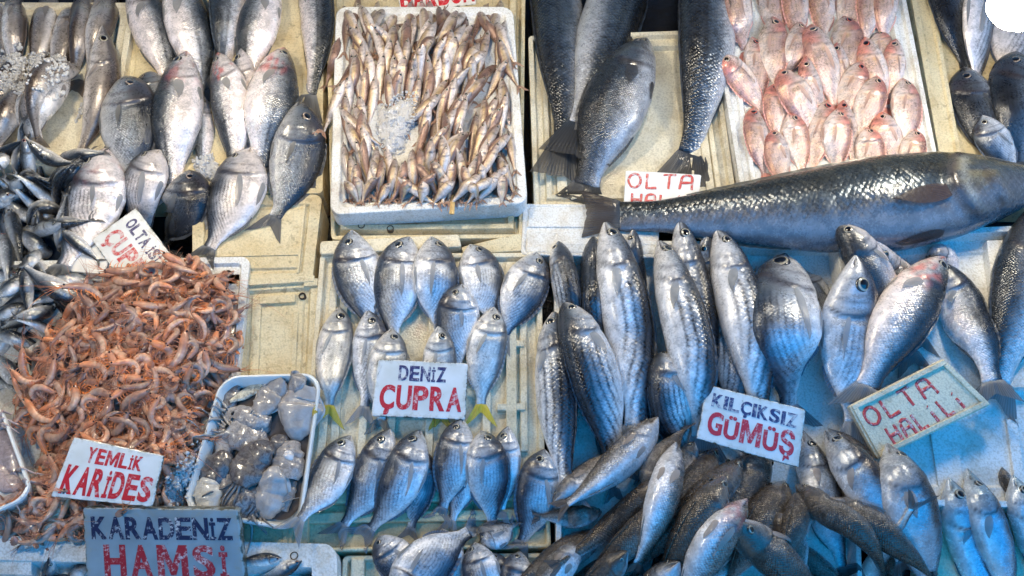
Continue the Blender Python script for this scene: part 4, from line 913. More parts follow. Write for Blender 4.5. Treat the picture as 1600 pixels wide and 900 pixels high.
# ---- sea bass and bream on the left
lay([
 ('bass', 208, -28, 272, 162, 64, -1, .03, None, 'sea bass leftmost in the top row of the bass box'),
 ('bass', 270, -40, 322, 175, 66, -1, .03, None, 'pale silver sea bass second in the top row of the bass box'),
 ('bass', 366, -75, 348, 140, 62, 1, .0, .75, 'dark backed sea bass third in the top row of the bass box'),
 ('bass', 428, -35, 386, 160, 60, 1, -.03, None, 'sea bass with pale belly fourth in the top row of the bass box'),
 ('bass', 472, -90, 470, 192, 56, -1, .07, .35, 'grey sea bass rightmost in the bass box with its tail above a dark bream'),
 ('dark', 232, 112, 250, 215, 56, 1, 0, None, 'dark bream of which only the head shows behind two others', {'full': False}),
 ('dark', 196, 118, 212, 318, 92, -1, .0, None, 'large dark grey bream at the left of the bass box', {'tone': 1.6}),
 ('bass', 318, 150, 318, 290, 34, 1, 0, .5, 'thin slice of a sea bass between two bigger ones', {'full': False}),
 ('bass', 376, 76, 382, 262, 44, 1, .0, None, 'small sea bass squeezed between two reddish headed ones'),
 ('bass', 292, 80, 272, 330, 72, 1, -.03, None, 'long sea bass with a dark head in the middle of the bass box', {'blood': .5}),
 ('bass', 340, 82, 362, 300, 62, 1, .05, -.2, 'sea bass with a red stained head and pale belly', {'blood': 1}),
 ('bass', 444, 75, 400, 295, 72, -1, -.03, -.15, 'sea bass with bloody gills pointing up to the right', {'blood': 1}),
], group='fish in the bass box', tone=1.0)
lay([('dark', 468, 164, 410, 372, 84, -1, .09, None, 'dark bream whose forked tail lies on the yellow upturned box', {'tone': 1.15})], group='fish in the bass box')
lay([
 ('whiteb', 250, 234, 168, 372, 76, 1, .02, -.15, 'pink nosed bream above the OLTA İSİ ÇUPRA sign'),
 ('whiteb', 166, 232, 78, 445, 100, 1, .05, -.1, 'biggest white bellied bream left of the OLTA İSİ ÇUPRA sign', {'blood': .3}),
], group='bream around the tilted sign')
ice_patch([(300, 250), (330, 238), (345, 262), (330, 282), (308, 276)], 130, 'small patch of crushed ice between bass and bream', mound=.012, seed=8)
lay([
 ('dark', 296, 266, 250, 412, 78, -1, .04, .2, 'blackish blue bream to the right of the tilted sign'),
 ('whiteb', 392, 230, 310, 414, 88, 1, .05, -.1, 'white bellied bream whose tail reaches the shrimp heap'),
], group='bream around the tilted sign')

# ---- sardine pile at the left edge
rg0 = np.random.default_rng(52)
L = [
 (-20, 262, 46, 214, 24, 1, .05, .6, 'dark reddish backed'), (14, 243, -30, 268, 26, 1, 0, 0, ''), (50, 226, 18, 274, 26, 1, .05, .4, ''), (20, 275, 66, 262, 26, 1, .04, .6, ''),
 (112, 268, 40, 262, 28, -1, .05, .4, ''), (52, 232, 124, 254, 27, 1, -.1, .1, 'silver'), (40, 292, -30, 256, 27, 1, .02, .2, ''), (74, 292, 20, 272, 22, 1, .0, .2, ''), (70, 302, 124, 250, 20, 1, .04, .4, 'tail up'),
 (66, 318, 5, 280, 25, 1, .02, .3, ''), (46, 330, -20, 296, 26, 1, .0, .1, ''), (20, 300, -40, 330, 34, 1, .02, .7, ''), (78, 302, 26, 358, 27, -1, .05, .3, ''), (60, 330, 30, 400, 25, -1, .03, .6, ''),
 (96, 350, 22, 354, 26, 1, .06, .2, ''), (78, 398, 18, 350, 31, 1, .03, .25, 'golden flanked'), (60, 390, 20, 436, 26, 1, .05, .5, ''), (10, 318, 28, 430, 28, -1, .05, .4, 'blue backed'), (2, 362, 10, 452, 28, -1, .04, -.2, 'pale bellied'),
 (40, 428, -20, 470, 24, 1, .05, .5, ''), (34, 440, -12, 468, 22, 1, .05, .1, ''), (30, 478, -25, 500, 22, 1, .03, .6, ''), (62, 462, 25, 530, 22, 1, .05, .8, ''), (104, 446, 40, 476, 22, 1, .05, .4, ''), (36, 418, 44, 508, 24, 1, .04, .9, ''),
 (142, 456, 80, 446, 20, 1, .03, .1, ''), (148, 438, 60, 430, 26, 1, .05, -.1, ''), (82, 474, -14, 518, 29, -1, .03, -.1, 'silver'), (92, 502, 20, 500, 20, 1, .03, .4, ''), (48, 530, -25, 520, 26, 1, .02, .45, 'dark'),
 (70, 530, -8, 582, 22, -1, .03, -.2, ''), (44, 612, -30, 570, 22, 1, .06, .8, 'dark green'), (36, 602, -20, 540, 31, 1, .0, 0, 'silver'), (132, 470, 26, 404, 38, -1, .06, .1, 'blue'),
]
for i in range(30):
    x, y, a, Ln = rg0.uniform(-10, 105), rg0.uniform(250, 590), rg0.uniform(0, 6.28), rg0.uniform(85, 110)
    if x > 105-(y-400)*.25: continue
    fish('sardine', x, y, x+math.cos(a)*Ln, y+math.sin(a)*Ln, rg0.uniform(20, 25), dor=1, bend=rg0.normal(0, .04), roll=rg0.uniform(0, .9), label='small dark backed sardine buried deep in the pile at the left edge', group='sardines piled at the left edge', res=(32, 16), full=False, pect=False, sink=.5)
own = {0: 'dark reddish backed sardine at the top left of the sardine pile', 5: 'silver sardine lying across the top of the pile below the whiting tails', 8: 'narrow sardine with its tail up against the big white bellied bream', 15: 'golden flanked sardine pointing to the torn paper',
       17: 'slim blue backed sardine lying upright near the left edge', 18: 'pale bellied sardine cut by the left edge', 27: 'straight silver sardine sloping up to the shrimps', 32: 'silver sardine with its head down on the shrimps at left', 33: 'biggest blue sardine pointing into the shrimp heap', 26: 'silver sardine with red head just above the biggest blue sardine', 31: 'dark green backed sardine lowest in the pile', 11: 'thick dark headed sardine cut by the left edge'}
for i, r in enumerate(L):
    fish('sardine', *r[:4], r[4]*.88, dor=r[5], bend=r[6], roll=r[7], label=own.get(i, 'small dark backed sardine jumbled in the pile at the left edge'), group='sardines piled at the left edge', res=(40, 20), full=False, pect=False, sink=.45)

# ---- small fish in the middle tray
rg = np.random.default_rng(21); cand = []
for row in range(11):
    y0 = 6+row*27.5
    for c in range(15):
        x = lerp(530, 800, (c+.5*(row % 2)+.25+rg.uniform(-.3, .3))/15.2); y = y0+rg.uniform(-11, 11)
        if 575 < x < 662 and 122 < y < 228 and not (x > 640 and y < 150): continue
        if x > 800 or y > 290: continue
        lean = lerp(-7, 24, (x-525)/280)+rg.normal(0, 9)+(25 if rg.random() < .06 else 0)-(40 if rg.random() < .05 else 0)
        cand.append((y, x, lean))
low = [(rg.uniform(10, 285), rg.uniform(532, 798), rg.uniform(-30, 45)) for _ in range(70)]
for y, x, a in low:
    if 570 < x < 668 and 95 < y < 235: continue
    if rg.random() < .1: a += 180
    fish('picarel', x, y, x-math.sin(math.radians(a))*78, min(y+math.cos(math.radians(a))*78, 318), rg.uniform(14, 17), dor=1, bend=rg.normal(0, .05), roll=rg.uniform(0, 1.2), label='brownish small fish showing between the upper ones in the white tray', group='small fish in the white tray', res=(24, 12), full=False, pect=False, tone=.72, sink=.75)
cand.sort(); lab = 'small slender silver fish with a yellow stripe packed in the white tray'
ice_done = False
for y, x, lean in cand:
    if y > 205 and not ice_done:
        ice_patch([(588, 168), (620, 146), (655, 142), (652, 185), (642, 205), (628, 246), (600, 244), (588, 205)], 520, 'crushed ice in the middle of the small fish tray', size=(.003, .008), mound=.03, seed=6); ice_done = True
    Lp = rg.uniform(84, 106)*(1+(y-150)*.0004); a = math.radians(lean)
    tx, ty = x-math.sin(a)*Lp, y+math.cos(a)*Lp
    if ty > 325: ty = 325
    lb = lab
    fish('picarel', x+math.sin(a)*4, y, tx, ty, rg.uniform(14.5, 18), dor=1 if rg.random() < .62 else -1, bend=rg.normal(0, .05), roll=rg.uniform(-.35, .5) if rg.random() < .8 else 1.1, label=lb,
         group='small fish in the white tray', res=(34, 16), full=False, pect=False, tone=rg.uniform(.75, 1.1), sink=.75)

# ---- three large grey fish and one behind
g = 'large grey fish at the top'
lay([
 ('corb', 850, -120, 884, 268, 86, 1, .03, .45, 'dark grey large fish leftmost of the four at the top'),
 ('corb', 1012, -110, 900, 238, 92, -1, -.03, -.1, 'pale bellied large grey fish half hidden behind the middle one'),
 ('corb', 1088, -120, 1064, 290, 92, 1, .05, .35, 'dark grey large fish rightmost with a broad tail over the sign'),
 ('corb', 1010, 60, 908, 322, 100, 1, -.05, .0, 'large fish with its gill cover showing in front of the others', {'tone': 1.0}),
], group=g, res=(80, 36))
# ---- pink bream
PK = [
 (1143, -45, 1166, 108, 46, 1), (1192, -48, 1218, 92, 46, -1), (1240, -50, 1244, 95, 44, 1), (1284, -50, 1288, 90, 44, 1), (1324, -48, 1336, 110, 44, -1), (1358, -48, 1350, 92, 38, 1), (1392, -50, 1384, 92, 40, 1),
 (1318, 24, 1330, 150, 48, -1), (1372, 44, 1390, 130, 38, -1), (1175, 58, 1196, 175, 38, -1), (1208, 26, 1220, 160, 46, -1), (1250, 34, 1228, 135, 36, -1), (1400, 62, 1388, 175, 36, 1), (1308, 66, 1314, 180, 30, 1),
 (1352, 58, 1386, 192, 44, 1), (1268, 38, 1310, 192, 52, 1), (1256, 98, 1292, 196, 36, 1), (1128, 80, 1206, 198, 48, 1), (1344, 96, 1308, 200, 40, -1), (1212, 130, 1214, 242, 40, 1), (1222, 108, 1282, 232, 56, 1),
 (1410, 122, 1418, 250, 46, -1), (1370, 118, 1336, 238, 44, -1), (1178, 168, 1200, 292, 40, 1), (1292, 156, 1264, 290, 38, -1), (1318, 156, 1336, 276, 34, 1), (1234, 173, 1258, 292, 42, -1), (1380, 173, 1396, 280, 46, 1),
 (1308, 170, 1310, 290, 46, -1), (1212, 203, 1226, 310, 42, 1), (1354, 198, 1366, 300, 46, -1), (1430, 202, 1416, 300, 40, -1)]
pl_ = {0: 'pink bream in the top left corner of the pink tray', 6: 'pink bream in the top right corner of the pink tray', 7: 'silver grey bream with a big eye among the pink ones', 15: 'longest pink bream pointing up left in the middle of the pink tray', 17: 'pink bream slanting out to the left rim of the pink tray',
       20: 'broad pink bream slanting in the left middle of the pink tray', 23: 'pink bream lowest along the left rim of the pink tray', 29: 'small pink bream at the bottom left just above the giant fish', 31: 'small red eyed pink bream at the bottom right of the pink tray', 21: 'pale pink bream along the right rim of the pink tray', 28: 'pink bream in the middle of the bottom row above the giant fish'}
for i, r in enumerate(PK):
    fish('pink', *r[:4], r[4]*1.0, dor=r[5], bend=rg.normal(0, .015), roll=rg.uniform(-.05, .25), label=pl_.get(i, 'pink bream packed among others in the white tray'), group='pink bream in the tray', res=(46, 24), tone=rg.uniform(.9, 1.08)*(1 if i != 7 else .8), sink=.4)
# ---- dark bream top right
lay([
 ('dark', 1462, -60, 1512, 150, 76, 1, .05, .3, 'dark bream slanting down along the yellow rim at top right'),
 ('whiteb', 1582, -30, 1580, 170, 74, -1, .0, None, 'grey bream beside the glowing bulb', {'tone': .8}),
 ('whiteb', 1535, -45, 1530, 170, 60, -1, -.02, -.5, 'pale bellied bream between dark ones at top right'),
 ('dark', 1504, 106, 1562, 292, 82, 1, .04, .05, 'dark bream with dark head over the giant fish'),
 ('dark', 1588, 80, 1598, 290, 86, 1, .0, .1, 'blackish bream at the right edge with a reddish eye'),
 ('bream', 1535, 180, 1596, 292, 54, 1, .03, -.1, 'small silver bream peeking above the giant fish'),
], group='dark bream in the top right box')

# ---- sign cut off by the giant fish, then the giant fish
o, Q, nrm, org = board('price_sign', ((978, 266), (1096, 273), (1090, 326), (974, 320)), (.02, .02, .01, .01), .004, 'cardboard scrap with OLTA in red above the tail of the giant fish', M_PAPER, rough=.003, zoff=.012)
strokes('lettering', hand('OLTA', .04, .08, .90, .50, -.01)+hand('HALI', .1, .66, .8, 1.02, 0), Q, nrm, M_PEN, o, org)
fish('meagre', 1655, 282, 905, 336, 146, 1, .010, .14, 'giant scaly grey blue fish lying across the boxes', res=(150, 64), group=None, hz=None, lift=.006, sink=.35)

# ---- bream box in the middle
g = 'bream around the DENİZ ÇUPRA sign'
lay([
 ('bream', 552, 369, 584, 540, 74, 1, -.01, None, 'silver bream leftmost in the top row above the DENİZ ÇUPRA sign'),
 ('bream', 640, 370, 614, 562, 76, 1, -.03, None, 'bluish bream second in the top row above the DENİZ ÇUPRA sign'),
 ('bream', 674, 370, 688, 552, 70, -1, .02, None, 'bluish bream third in the top row touching the second'),
 ('bream', 734, 382, 774, 532, 70, -1, .02, None, 'bream fourth in the top row with a raised pectoral fin'),
 ('bream', 838, 394, 774, 548, 66, -1, .03, None, 'bream tilted to the right at the end of the top row'),
 ('bream', 722, 444, 714, 605, 66, 1, -.03, None, 'big eyed bream just above the right half of the DENİZ sign'),
 ('gilt', 530, 480, 512, 668, 56, -1, -.02, None, 'silver bream with a yellow tail left of the DENİZ sign', {'tailc': (.62, .48, .03)}),
 ('bream', 574, 485, 562, 668, 56, -1, .03, None, 'big eyed bream just above the left corner of the DENİZ sign', {'tone': 1.15}),
 ('gilt', 612, 514, 594, 690, 60, -1, .0, None, 'pale bream half covered by the left half of the DENİZ sign', {'tailc': (.25, .25, .22)}),
 ('gilt', 685, 510, 690, 680, 50, -1, .0, None, 'pinkish bream half covered by the top edge of the DENİZ sign', {'tailc': (.5, .4, .05)}),
 ('gilt', 772, 480, 752, 668, 60, -1, -.02, None, 'silver bream with a yellow tail right of the DENİZ sign', {'tailc': (.62, .48, .03)}),
], group=g)
o, Q, nrm, org = board('price_sign', ((590, 561), (731, 568), (727, 656), (580, 650)), (.028, .028, .0, .0), .006, 'white sign reading DENİZ ÇUPRA standing among the silver bream')
lettering('lettering', 'DENİZ', Q, nrm, (.25, .09, .77, .36), M_NAVY, o, org)
lettering('lettering', 'ÇUPRA', Q, nrm, (.07, .44, .95, .87), M_RED, o, org)
lay([
 ('bream', 794, 666, 780, 828, 46, 1, .0, None, 'narrow bream behind the rightmost ones of the lower row'),
 ('bream', 736, 680, 696, 842, 54, 1, .03, None, 'bream half hidden in the middle of the lower row'),
 ('bream', 657, 700, 636, 852, 50, -1, .03, None, 'bream under another in the lower row with a dark tail'),
 ('bream', 722, 654, 682, 824, 60, 1, .02, .1, 'grey backed bream right below the corner of the DENİZ sign'),
 ('bream', 548, 681, 448, 838, 60, 1, .04, None, 'bream leftmost in the lower row beside the plastic tray', {'tone': 1.1}),
 ('bream', 610, 671, 516, 850, 62, 1, .03, None, 'bream second from the left in the lower row'),
 ('bream', 656, 672, 552, 854, 68, 1, .05, None, 'bream third from the left in the lower row'),
 ('bream', 752, 673, 772, 850, 64, -1, .0, None, 'bream with a pale mouth standing straight in the lower row'),
 ('bream', 850, 702, 800, 876, 72, 1, .04, None, 'rightmost bream of the lower row with fine stripes', {'tone': 1.05}),
], group='bream in the lower row', pect=True)
g = 'loose bream at the bottom edge'
lay([
 ('bream', 752, 850, 812, 812, 46, -1, .0, None, 'blue bream lying sideways under the tails at the bottom'),
 ('bream', 690, 826, 724, 930, 50, 1, .0, None, 'bream peeking over the big diagonal one at the bottom'),
 ('bream', 592, 838, 672, 945, 64, 1, .02, None, 'silver bream leftmost at the bottom edge'),
 ('bream', 768, 862, 786, 980, 52, -1, .0, None, 'big eyed bream right of the diagonal one at the bottom edge'),
 ('bream', 742, 848, 766, 985, 56, 1, .0, None, 'grey bream tucked under the diagonal one'),
 ('bream', 812, 862, 800, 1000, 54, 1, .0, None, 'bream with pale lips rightmost at the bottom edge'),
 ('bream', 610, 942, 766, 812, 84, 1, .05, None, 'big diagonal bream with its tail pointing up right'),
], group=g)

# ---- mullet, bream and bass in the right box
g = 'mullet in the right box'
lay([
 ('mullet', 985, 560, 1010, 760, 56, 1, .02, .7, 'mullet buried low between the broad striped one and the short one'),
 ('mullet', 1150, 560, 1160, 740, 54, -1, .02, .7, 'mullet buried behind the KILÇIKSIZ sign'),
 ('mullet', 940, 600, 960, 790, 50, 1, .02, .8, 'dark mullet buried low beside the left wall'),
 ('mullet', 872, 378, 902, 560, 44, -1, .0, .9, 'dark backed mullet at the top left corner of the right box'),
 ('mullet', 928, 370, 934, 590, 50, 1, .0, .8, 'dark mullet behind the first pale one'),
 ('mullet', 990, 358, 1002, 560, 36, -1, .0, .7, 'dark mullet glimpsed between the two pale ones'),
 ('mullet', 1108, 360, 1130, 600, 52, -1, .0, .9, 'dark mullet glimpsed behind the third pale one'),
 ('mullet', 1140, 470, 1150, 690, 56, -1, .0, .6, 'mullet hidden under others right of the middle'),
 ('mullet', 1062, 344, 1118, 690, 60, -1, .04, .15, 'deep blue mullet with a pale head third from the left'),
 ('mullet', 946, 348, 990, 720, 72, -1, .05, .1, 'pale headed mullet touching the tail of the giant fish'),
 ('mullet', 866, 488, 890, 800, 64, -1, -.02, .6, 'dark striped mullet lowest along the left wall'),
 ('mullet', 1034, 552, 1072, 738, 66, 1, .0, .2, 'short striped mullet peeking out below the middle ones'),
 ('mullet', 882, 474, 966, 760, 80, 1, .05, .35, 'broad striped mullet slanting from the left wall'),
 ('mullet', 1030, 378, 1096, 735, 74, -1, .06, .05, 'thick pale mullet in the middle of the right box'),
 ('mullet', 1120, 361, 1188, 700, 72, -1, .06, .05, 'mullet with dark scaled back right above the KILÇIKSIZ sign'),
], group=g, res=(70, 32))
g = 'bream and bass in the right box'
lay([
 ('bream', 1276, 384, 1300, 540, 58, 1, .0, None, 'blue bream half hidden between two bigger bream', {'tone': .7}),
 ('bass', 1372, 368, 1444, 560, 62, 1, .03, .3, 'bass with a dark mouth just under the giant fish'),
 ('bass', 1306, 348, 1432, 590, 68, 1, .05, .3, 'bass slanting down right with its nose on the giant fish'),
 ('bass', 1466, 376, 1494, 460, 40, 1, 0, None, 'dark fish head poking up beside the right hand bass', {'full': False}),
 ('bass', 1596, 340, 1546, 642, 94, 1, .03, .25, 'large bass at the right edge with its tail on the box'),
 ('bass', 1462, 404, 1556, 636, 70, -1, .06, .45, 'bass with a dark line down its back right of the middle'),
 ('bream', 1232, 386, 1236, 690, 108, 1, -.02, .05, 'largest bream right of the mullet with a long pectoral fin', {'tone': 1.0}),
 ('bream', 1318, 428, 1330, 712, 96, -1, .02, .05, 'pale cheeked bream above the OLTA HALİLİ sign', {'tone': 1.1}),
 ('bass', 1476, 402, 1340, 645, 84, -1, -.04, .1, 'pale bass with a bloody cheek leaning left', {'blood': 1.0}),
], group=g, res=(70, 32))
o, Q, nrm, org = board('foam_sign', ((1326, 634), (1474, 560), (1549, 632), (1372, 718)), (.02, .03, .008, .0), .014, 'framed foam board with OLTA HALİLİ written in red marker', M_FOAM_S, rough=.002)
# raised border of the lid
for a, b in (((0, 0), (1, .09)), ((0, .91), (1, 1)), ((0, .09), (.045, .91)), ((.955, .09), (1, .91))):
    u = np.array([a[0], b[0], b[0], a[0]])*.97+.015; v = np.array([a[1], a[1], b[1], b[1]])*.96+.02
    P = bil(Q, u, v); vv = np.concatenate([P-nrm*.002, P+nrm*.006])
    ob = mesh_np('raised_border', vv, [np.array([[4, 5, 6, 7], [3, 2, 1, 0], [0, 1, 5, 4], [1, 2, 6, 5], [2, 3, 7, 6], [3, 0, 4, 7]])], M_FOAM_S, o, org, smooth=False)
    bmx = bmesh.new(); bmx.from_mesh(ob.data); bmesh.ops.recalc_face_normals(bmx, faces=bmx.faces); bmx.to_mesh(ob.data); bmx.free()
    md = ob.modifiers.new('edge', 'BEVEL'); md.width = .0015; md.segments = 2
strokes('lettering', hand('OLTA', .07, .16, .74, .48, -.005, .4)+hand('HALILI', .17, .60, .86, .90, -.008, .4), Q, nrm, M_PEN, o, org, .0036)

# ---- lizardfish, hake and mackerel at the bottom right
g = 'brown lizardfish heap'
rl = np.random.default_rng(31)
for i in range(15):
    x, y = lerp(920, 1330, rl.random()), lerp(740, 880, rl.random()); a = math.radians(rl.uniform(15, 60))*(1 if x < 1180 else -1); Ln = rl.uniform(170, 230)
    fish('lizard', x, y, x-math.sin(a)*Ln, y+math.cos(a)*Ln, rl.uniform(38, 50), dor=1, bend=rl.normal(0, .03), roll=rl.uniform(.3, 1.1), label='brown lizardfish buried between others in the lower layer of the heap', group=g, res=(44, 22), pect=False)
lay([
 ('lizard', 940, 800, 830, 812, 34, 1, .0, .5, 'lizardfish tail end lying flat over the bream box edge'),
 ('lizard', 1085, 690, 1030, 800, 46, 1, .0, .3, 'lizardfish partly hidden left of the KILÇIKSIZ sign'),
 ('lizard', 1200, 700, 1080, 880, 60, -1, .04, .8, 'lizardfish deep under the heap right of the middle'),
 ('lizard', 905, 850, 810, 960, 46, 1, .0, -.6, 'pale lizardfish at the bottom left of the heap'),
 ('lizard', 864, 786, 1010, 688, 40, -1, .03, -.55, 'pale bellied lizardfish pointing down left with an open mouth'),
 ('lizard', 1012, 770, 1078, 660, 48, 1, .05, .9, 'lizardfish with its brown tail fin raised beside the sign'),
 ('lizard', 1028, 652, 862, 800, 52, 1, .06, -.6, 'white bellied lizardfish curving down left'),
 ('lizard', 1120, 700, 985, 850, 46, 1, .04, .9, 'brown lizardfish running under the sign corner'),
 ('lizard', 1160, 716, 976, 902, 58, 1, .03, .9, 'thick brown lizardfish below the sign'),
 ('lizard', 1050, 735, 850, 900, 42, 1, .03, .9, 'thin brown lizardfish with a round eye on the left of the heap'),
 ('lizard', 1060, 770, 880, 935, 48, 1, .03, .8, 'brown lizardfish lying beneath the white bellied upright one'),
 ('lizard', 1056, 692, 984, 905, 52, -1, .03, -.6, 'white bellied lizardfish lying almost upright'),
 ('lizard', 1132, 745, 1010, 950, 60, 1, .03, .9, 'dark scaled lizardfish left of the open mouthed one'),
 ('lizard', 1226, 752, 1128, 930, 66, 1, .03, .8, 'broad headed brown lizardfish below the right sign corner'),
 ('lizard', 980, 862, 880, 960, 44, 1, .0, .9, 'brown lizardfish cut by the bottom edge on the left'),
 ('lizard', 1060, 880, 960, 980, 50, 1, .0, -.7, 'pale headed lizardfish cut by the bottom edge'),
], group=g, res=(60, 28))
g2 = 'hake and other fish at the bottom right'
lay([
 ('hake', 1252, 672, 1330, 910, 60, -1, .03, .1, 'bluish hake right beside the KILÇIKSIZ sign'),
 ('hake', 1310, 654, 1400, 860, 50, -1, .03, .8, 'dark backed hake tucked behind two others'),
 ('hake', 1290, 672, 1420, 905, 66, -1, .04, .45, 'big eyed hake with torn silver flank'),
 ('hake', 1385, 694, 1452, 960, 84, -1, .04, .1, 'large hake with its mouth open below the foam sign'),
 ('mackerel', 1482, 746, 1540, 985, 60, -1, .02, .15, 'blue mackerel with a big eye left of the pair at bottom right'),
 ('mackerel', 1512, 732, 1590, 985, 56, -1, .03, .1, 'blue mackerel in the middle of the bottom right corner'),
 ('lizard', 1566, 730, 1600, 790, 18, 1, -.1, .5, 'small brown curled fish tail at the right edge'),
 ('mackerel', 1582, 742, 1650, 960, 60, -1, .02, .1, 'blue mackerel cut by the right edge'),
], group=g2, res=(64, 30))
lay([
 ('lizard', 1162, 786, 1050, 985, 60, -1, -.05, -.6, 'open mouthed lizardfish with a white belly', {'blood': .6}),
 ('lizard', 1215, 800, 1255, 930, 52, 1, .0, .4, 'silver scaled lizardfish behind the crossing brown ones'),
 ('lizard', 1262, 760, 1220, 905, 44, 1, .0, .9, 'small brown lizardfish under the crossing ones'),
 ('sardine', 1398, 930, 1420, 782, 34, 1, .04, -.3, 'small pale fish with its forked tail up on the large hake'),
 ('lizard', 1146, 812, 1330, 960, 62, 1, -.04, .8, 'dark lizardfish slanting down right at the bottom edge'),
 ('lizard', 1280, 780, 1480, 915, 50, 1, -.04, .9, 'long brown lizardfish crossing towards the large hake'),
 ('lizard', 1250, 752, 1390, 930, 46, 1, -.05, .9, 'thin brown lizardfish slanting down right from the sign'),
], group=g, res=(60, 28))
o, Q, nrm, org = board('price_sign', ((1105, 601), (1259, 640), (1248, 731), (1088, 685)), (.03, .03, .0, .0), .008, 'white sign reading KILÇIKSIZ GÜMÜŞ over the lizardfish')
lettering('lettering', 'KILÇIKSIZ', Q, nrm, (.08, .12, .93, .36), M_NAVY, o, org)
lettering('lettering', 'GÜMÜŞ', Q, nrm, (.08, .44, .93, .86), M_RED, o, org)
o, Q, nrm, org = board('price_sign', ((212, 324), (284, 420), (212, 470), (143, 374)), (.015, .008, .006, .012), .007, 'tilted white sign reading OLTA İSİ ÇUPRA on the bream')
lettering('lettering', 'OLTA İSİ', Q, nrm, (.10, .12, .74, .36), M_NAVY, o, org)
lettering('lettering', 'ÇUPRA', Q, nrm, (.08, .46, .90, .84), M_REDW, o, org)
# ------------------------------------------------------------------ shrimp heap
HEAP = np.array([(195, 420), (300, 412), (348, 440), (368, 500), (362, 560), (338, 600), (300, 690), (286, 775), (240, 800), (130, 834), (10, 834), (14, 824), (84, 782), (72, 705), (38, 640), (36, 612), (62, 560), (98, 505), (140, 455)], float)
hc = np.array([195., 590.])
na, nk = 80, 26
def heap_pt(a, k):
    n = len(HEAP); f = a*n; i = int(f) % n; j = (i+1) % n; e = HEAP[i]*(1-(f-int(f)))+HEAP[j]*(f-int(f)); return hc+(e-hc)*k
def inheap(x, y):
    c = False; n = len(HEAP)
    for i in range(n):
        (x1, y1), (x2, y2) = HEAP[i], HEAP[(i+1) % n]
        if (y1 > y) != (y2 > y) and x < (x2-x1)*(y-y1)/(y2-y1)+x1: c = not c
    return c
vs = []
for i in range(nk):
    k = 1-i/(nk-1)
    for a in range(na):
        x, y = heap_pt(a/na, max(k, .004)); z = .002+.062*(1-k**2.2)*(1+.35*(vnoise(x/25, y/25, 4)-.5)); vs.append(un(x, y, z))
vs = np.array(vs); hput(vs[:, 0], vs[:, 1], vs[:, 2])
for d in (.006, -.006): hput(vs[:, 0]+d, vs[:, 1], vs[:, 2]); hput(vs[:, 0], vs[:, 1]+d, vs[:, 2])
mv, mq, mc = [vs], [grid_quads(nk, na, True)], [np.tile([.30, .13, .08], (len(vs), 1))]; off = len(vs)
rg = np.random.default_rng(77)
shrimp_protos(14)
def place(n, spread=8):
    pts = []
    while len(pts) < n:
        best, bd = None, -1
        for _ in range(spread):
            x, y = rg.uniform(-20, 372), rg.uniform(408, 836)
            if not inheap(x, y): continue
            d = min([(x-a)**2+(y-b)**2 for a, b in pts], default=1e9)
            if d > bd: best, bd = (x, y), d
        if best: pts.append(best)
    return pts
def pose(x, y, D, lift):
    p = at(x, y); e = .02
    hx = (hget(p[0]+e, p[1])-hget(p[0]-e, p[1]))/(2*e); hy = (hget(p[0], p[1]+e)-hget(p[0], p[1]-e))/(2*e)
    rx, ry, rz = float(np.clip(math.atan(hy), -.7, .7))+rg.normal(0, .16), -float(np.clip(math.atan(hx), -.7, .7))+rg.normal(0, .16), rg.uniform(0, 2*math.pi)
    if rg.random() < .5: rx += math.pi
    from mathutils import Euler
    R = Euler((rx, ry, 0)).to_matrix() @ Euler((0, 0, rz)).to_matrix()
    Rn = np.array(R); b = D['body'][0]@Rn.T; bx, by = b[:, 0]+p[0], b[:, 1]+p[1]
    h = hget(bx, by); zz = float(np.percentile(h-b[:, 2], 70))+lift
    c = np.array([p[0], p[1], zz]); hput(bx, by, np.minimum(b[:, 2]+zz, zz+.006)); return c, R, Rn
for x, y in place(420, 2):
    D = SHRIMP[rg.integers(14)]; c, R, Rn = pose(x, y, D, -.006)
    for key in ('body', 'antennae'):
        v, q, col = D[key]; mv.append(v@Rn.T+c); mq.append(q+off); mc.append(col*rg.uniform(.7, 1.05)); off += len(v)
V = np.concatenate(mv)
o = mesh_np('shrimp_heap', V, [np.concatenate(mq)], M_SHRIMP, None, tuple(V.mean(0)), None, np.concatenate(mc)); tag(o, 'lower layers of the orange shrimp heap in the white foam box', 'shrimp heap', None, 'stuff')
protos = []
SL = 'orange pink shrimp tangled among many others in the heap around YEMLİK KARİDES'
for D in SHRIMP:
    b = shrimp_mesh('shrimp', D['body']); tag(b, SL, 'shrimp', 'shrimps in the heap')
    for key in ('legs', 'antennae', 'eye'):
        v, q, c = D[key]; ch = mesh_np(key, v, [q], M_EYE if key == 'eye' else M_SHRIMP, b, (0, 0, 0), None, c)
    protos.append(b)
used = set()
from mathutils import Matrix
for x, y in place(286, 6):
    k = int(rg.integers(14)); c, R, Rn = pose(x, y, SHRIMP[k], .001)
    ob = protos[k] if k not in used else dup(protos[k]); used.add(k)
    ob.matrix_world = Matrix.Translation(c) @ R.to_4x4() @ Matrix.Diagonal((*(rg.uniform(.72, 1.15),)*3, 1))
for k, b in enumerate(protos):
    if k not in used:
        for ch in list(b.children): bpy.data.objects.remove(ch)
        bpy.data.objects.remove(b)
ice_patch([(262, 742), (300, 700), (318, 690), (300, 760), (288, 796), (250, 798)], 120, 'crushed ice between the shrimps and the plastic squid tray', size=(.004, .012), mound=.012, seed=12)

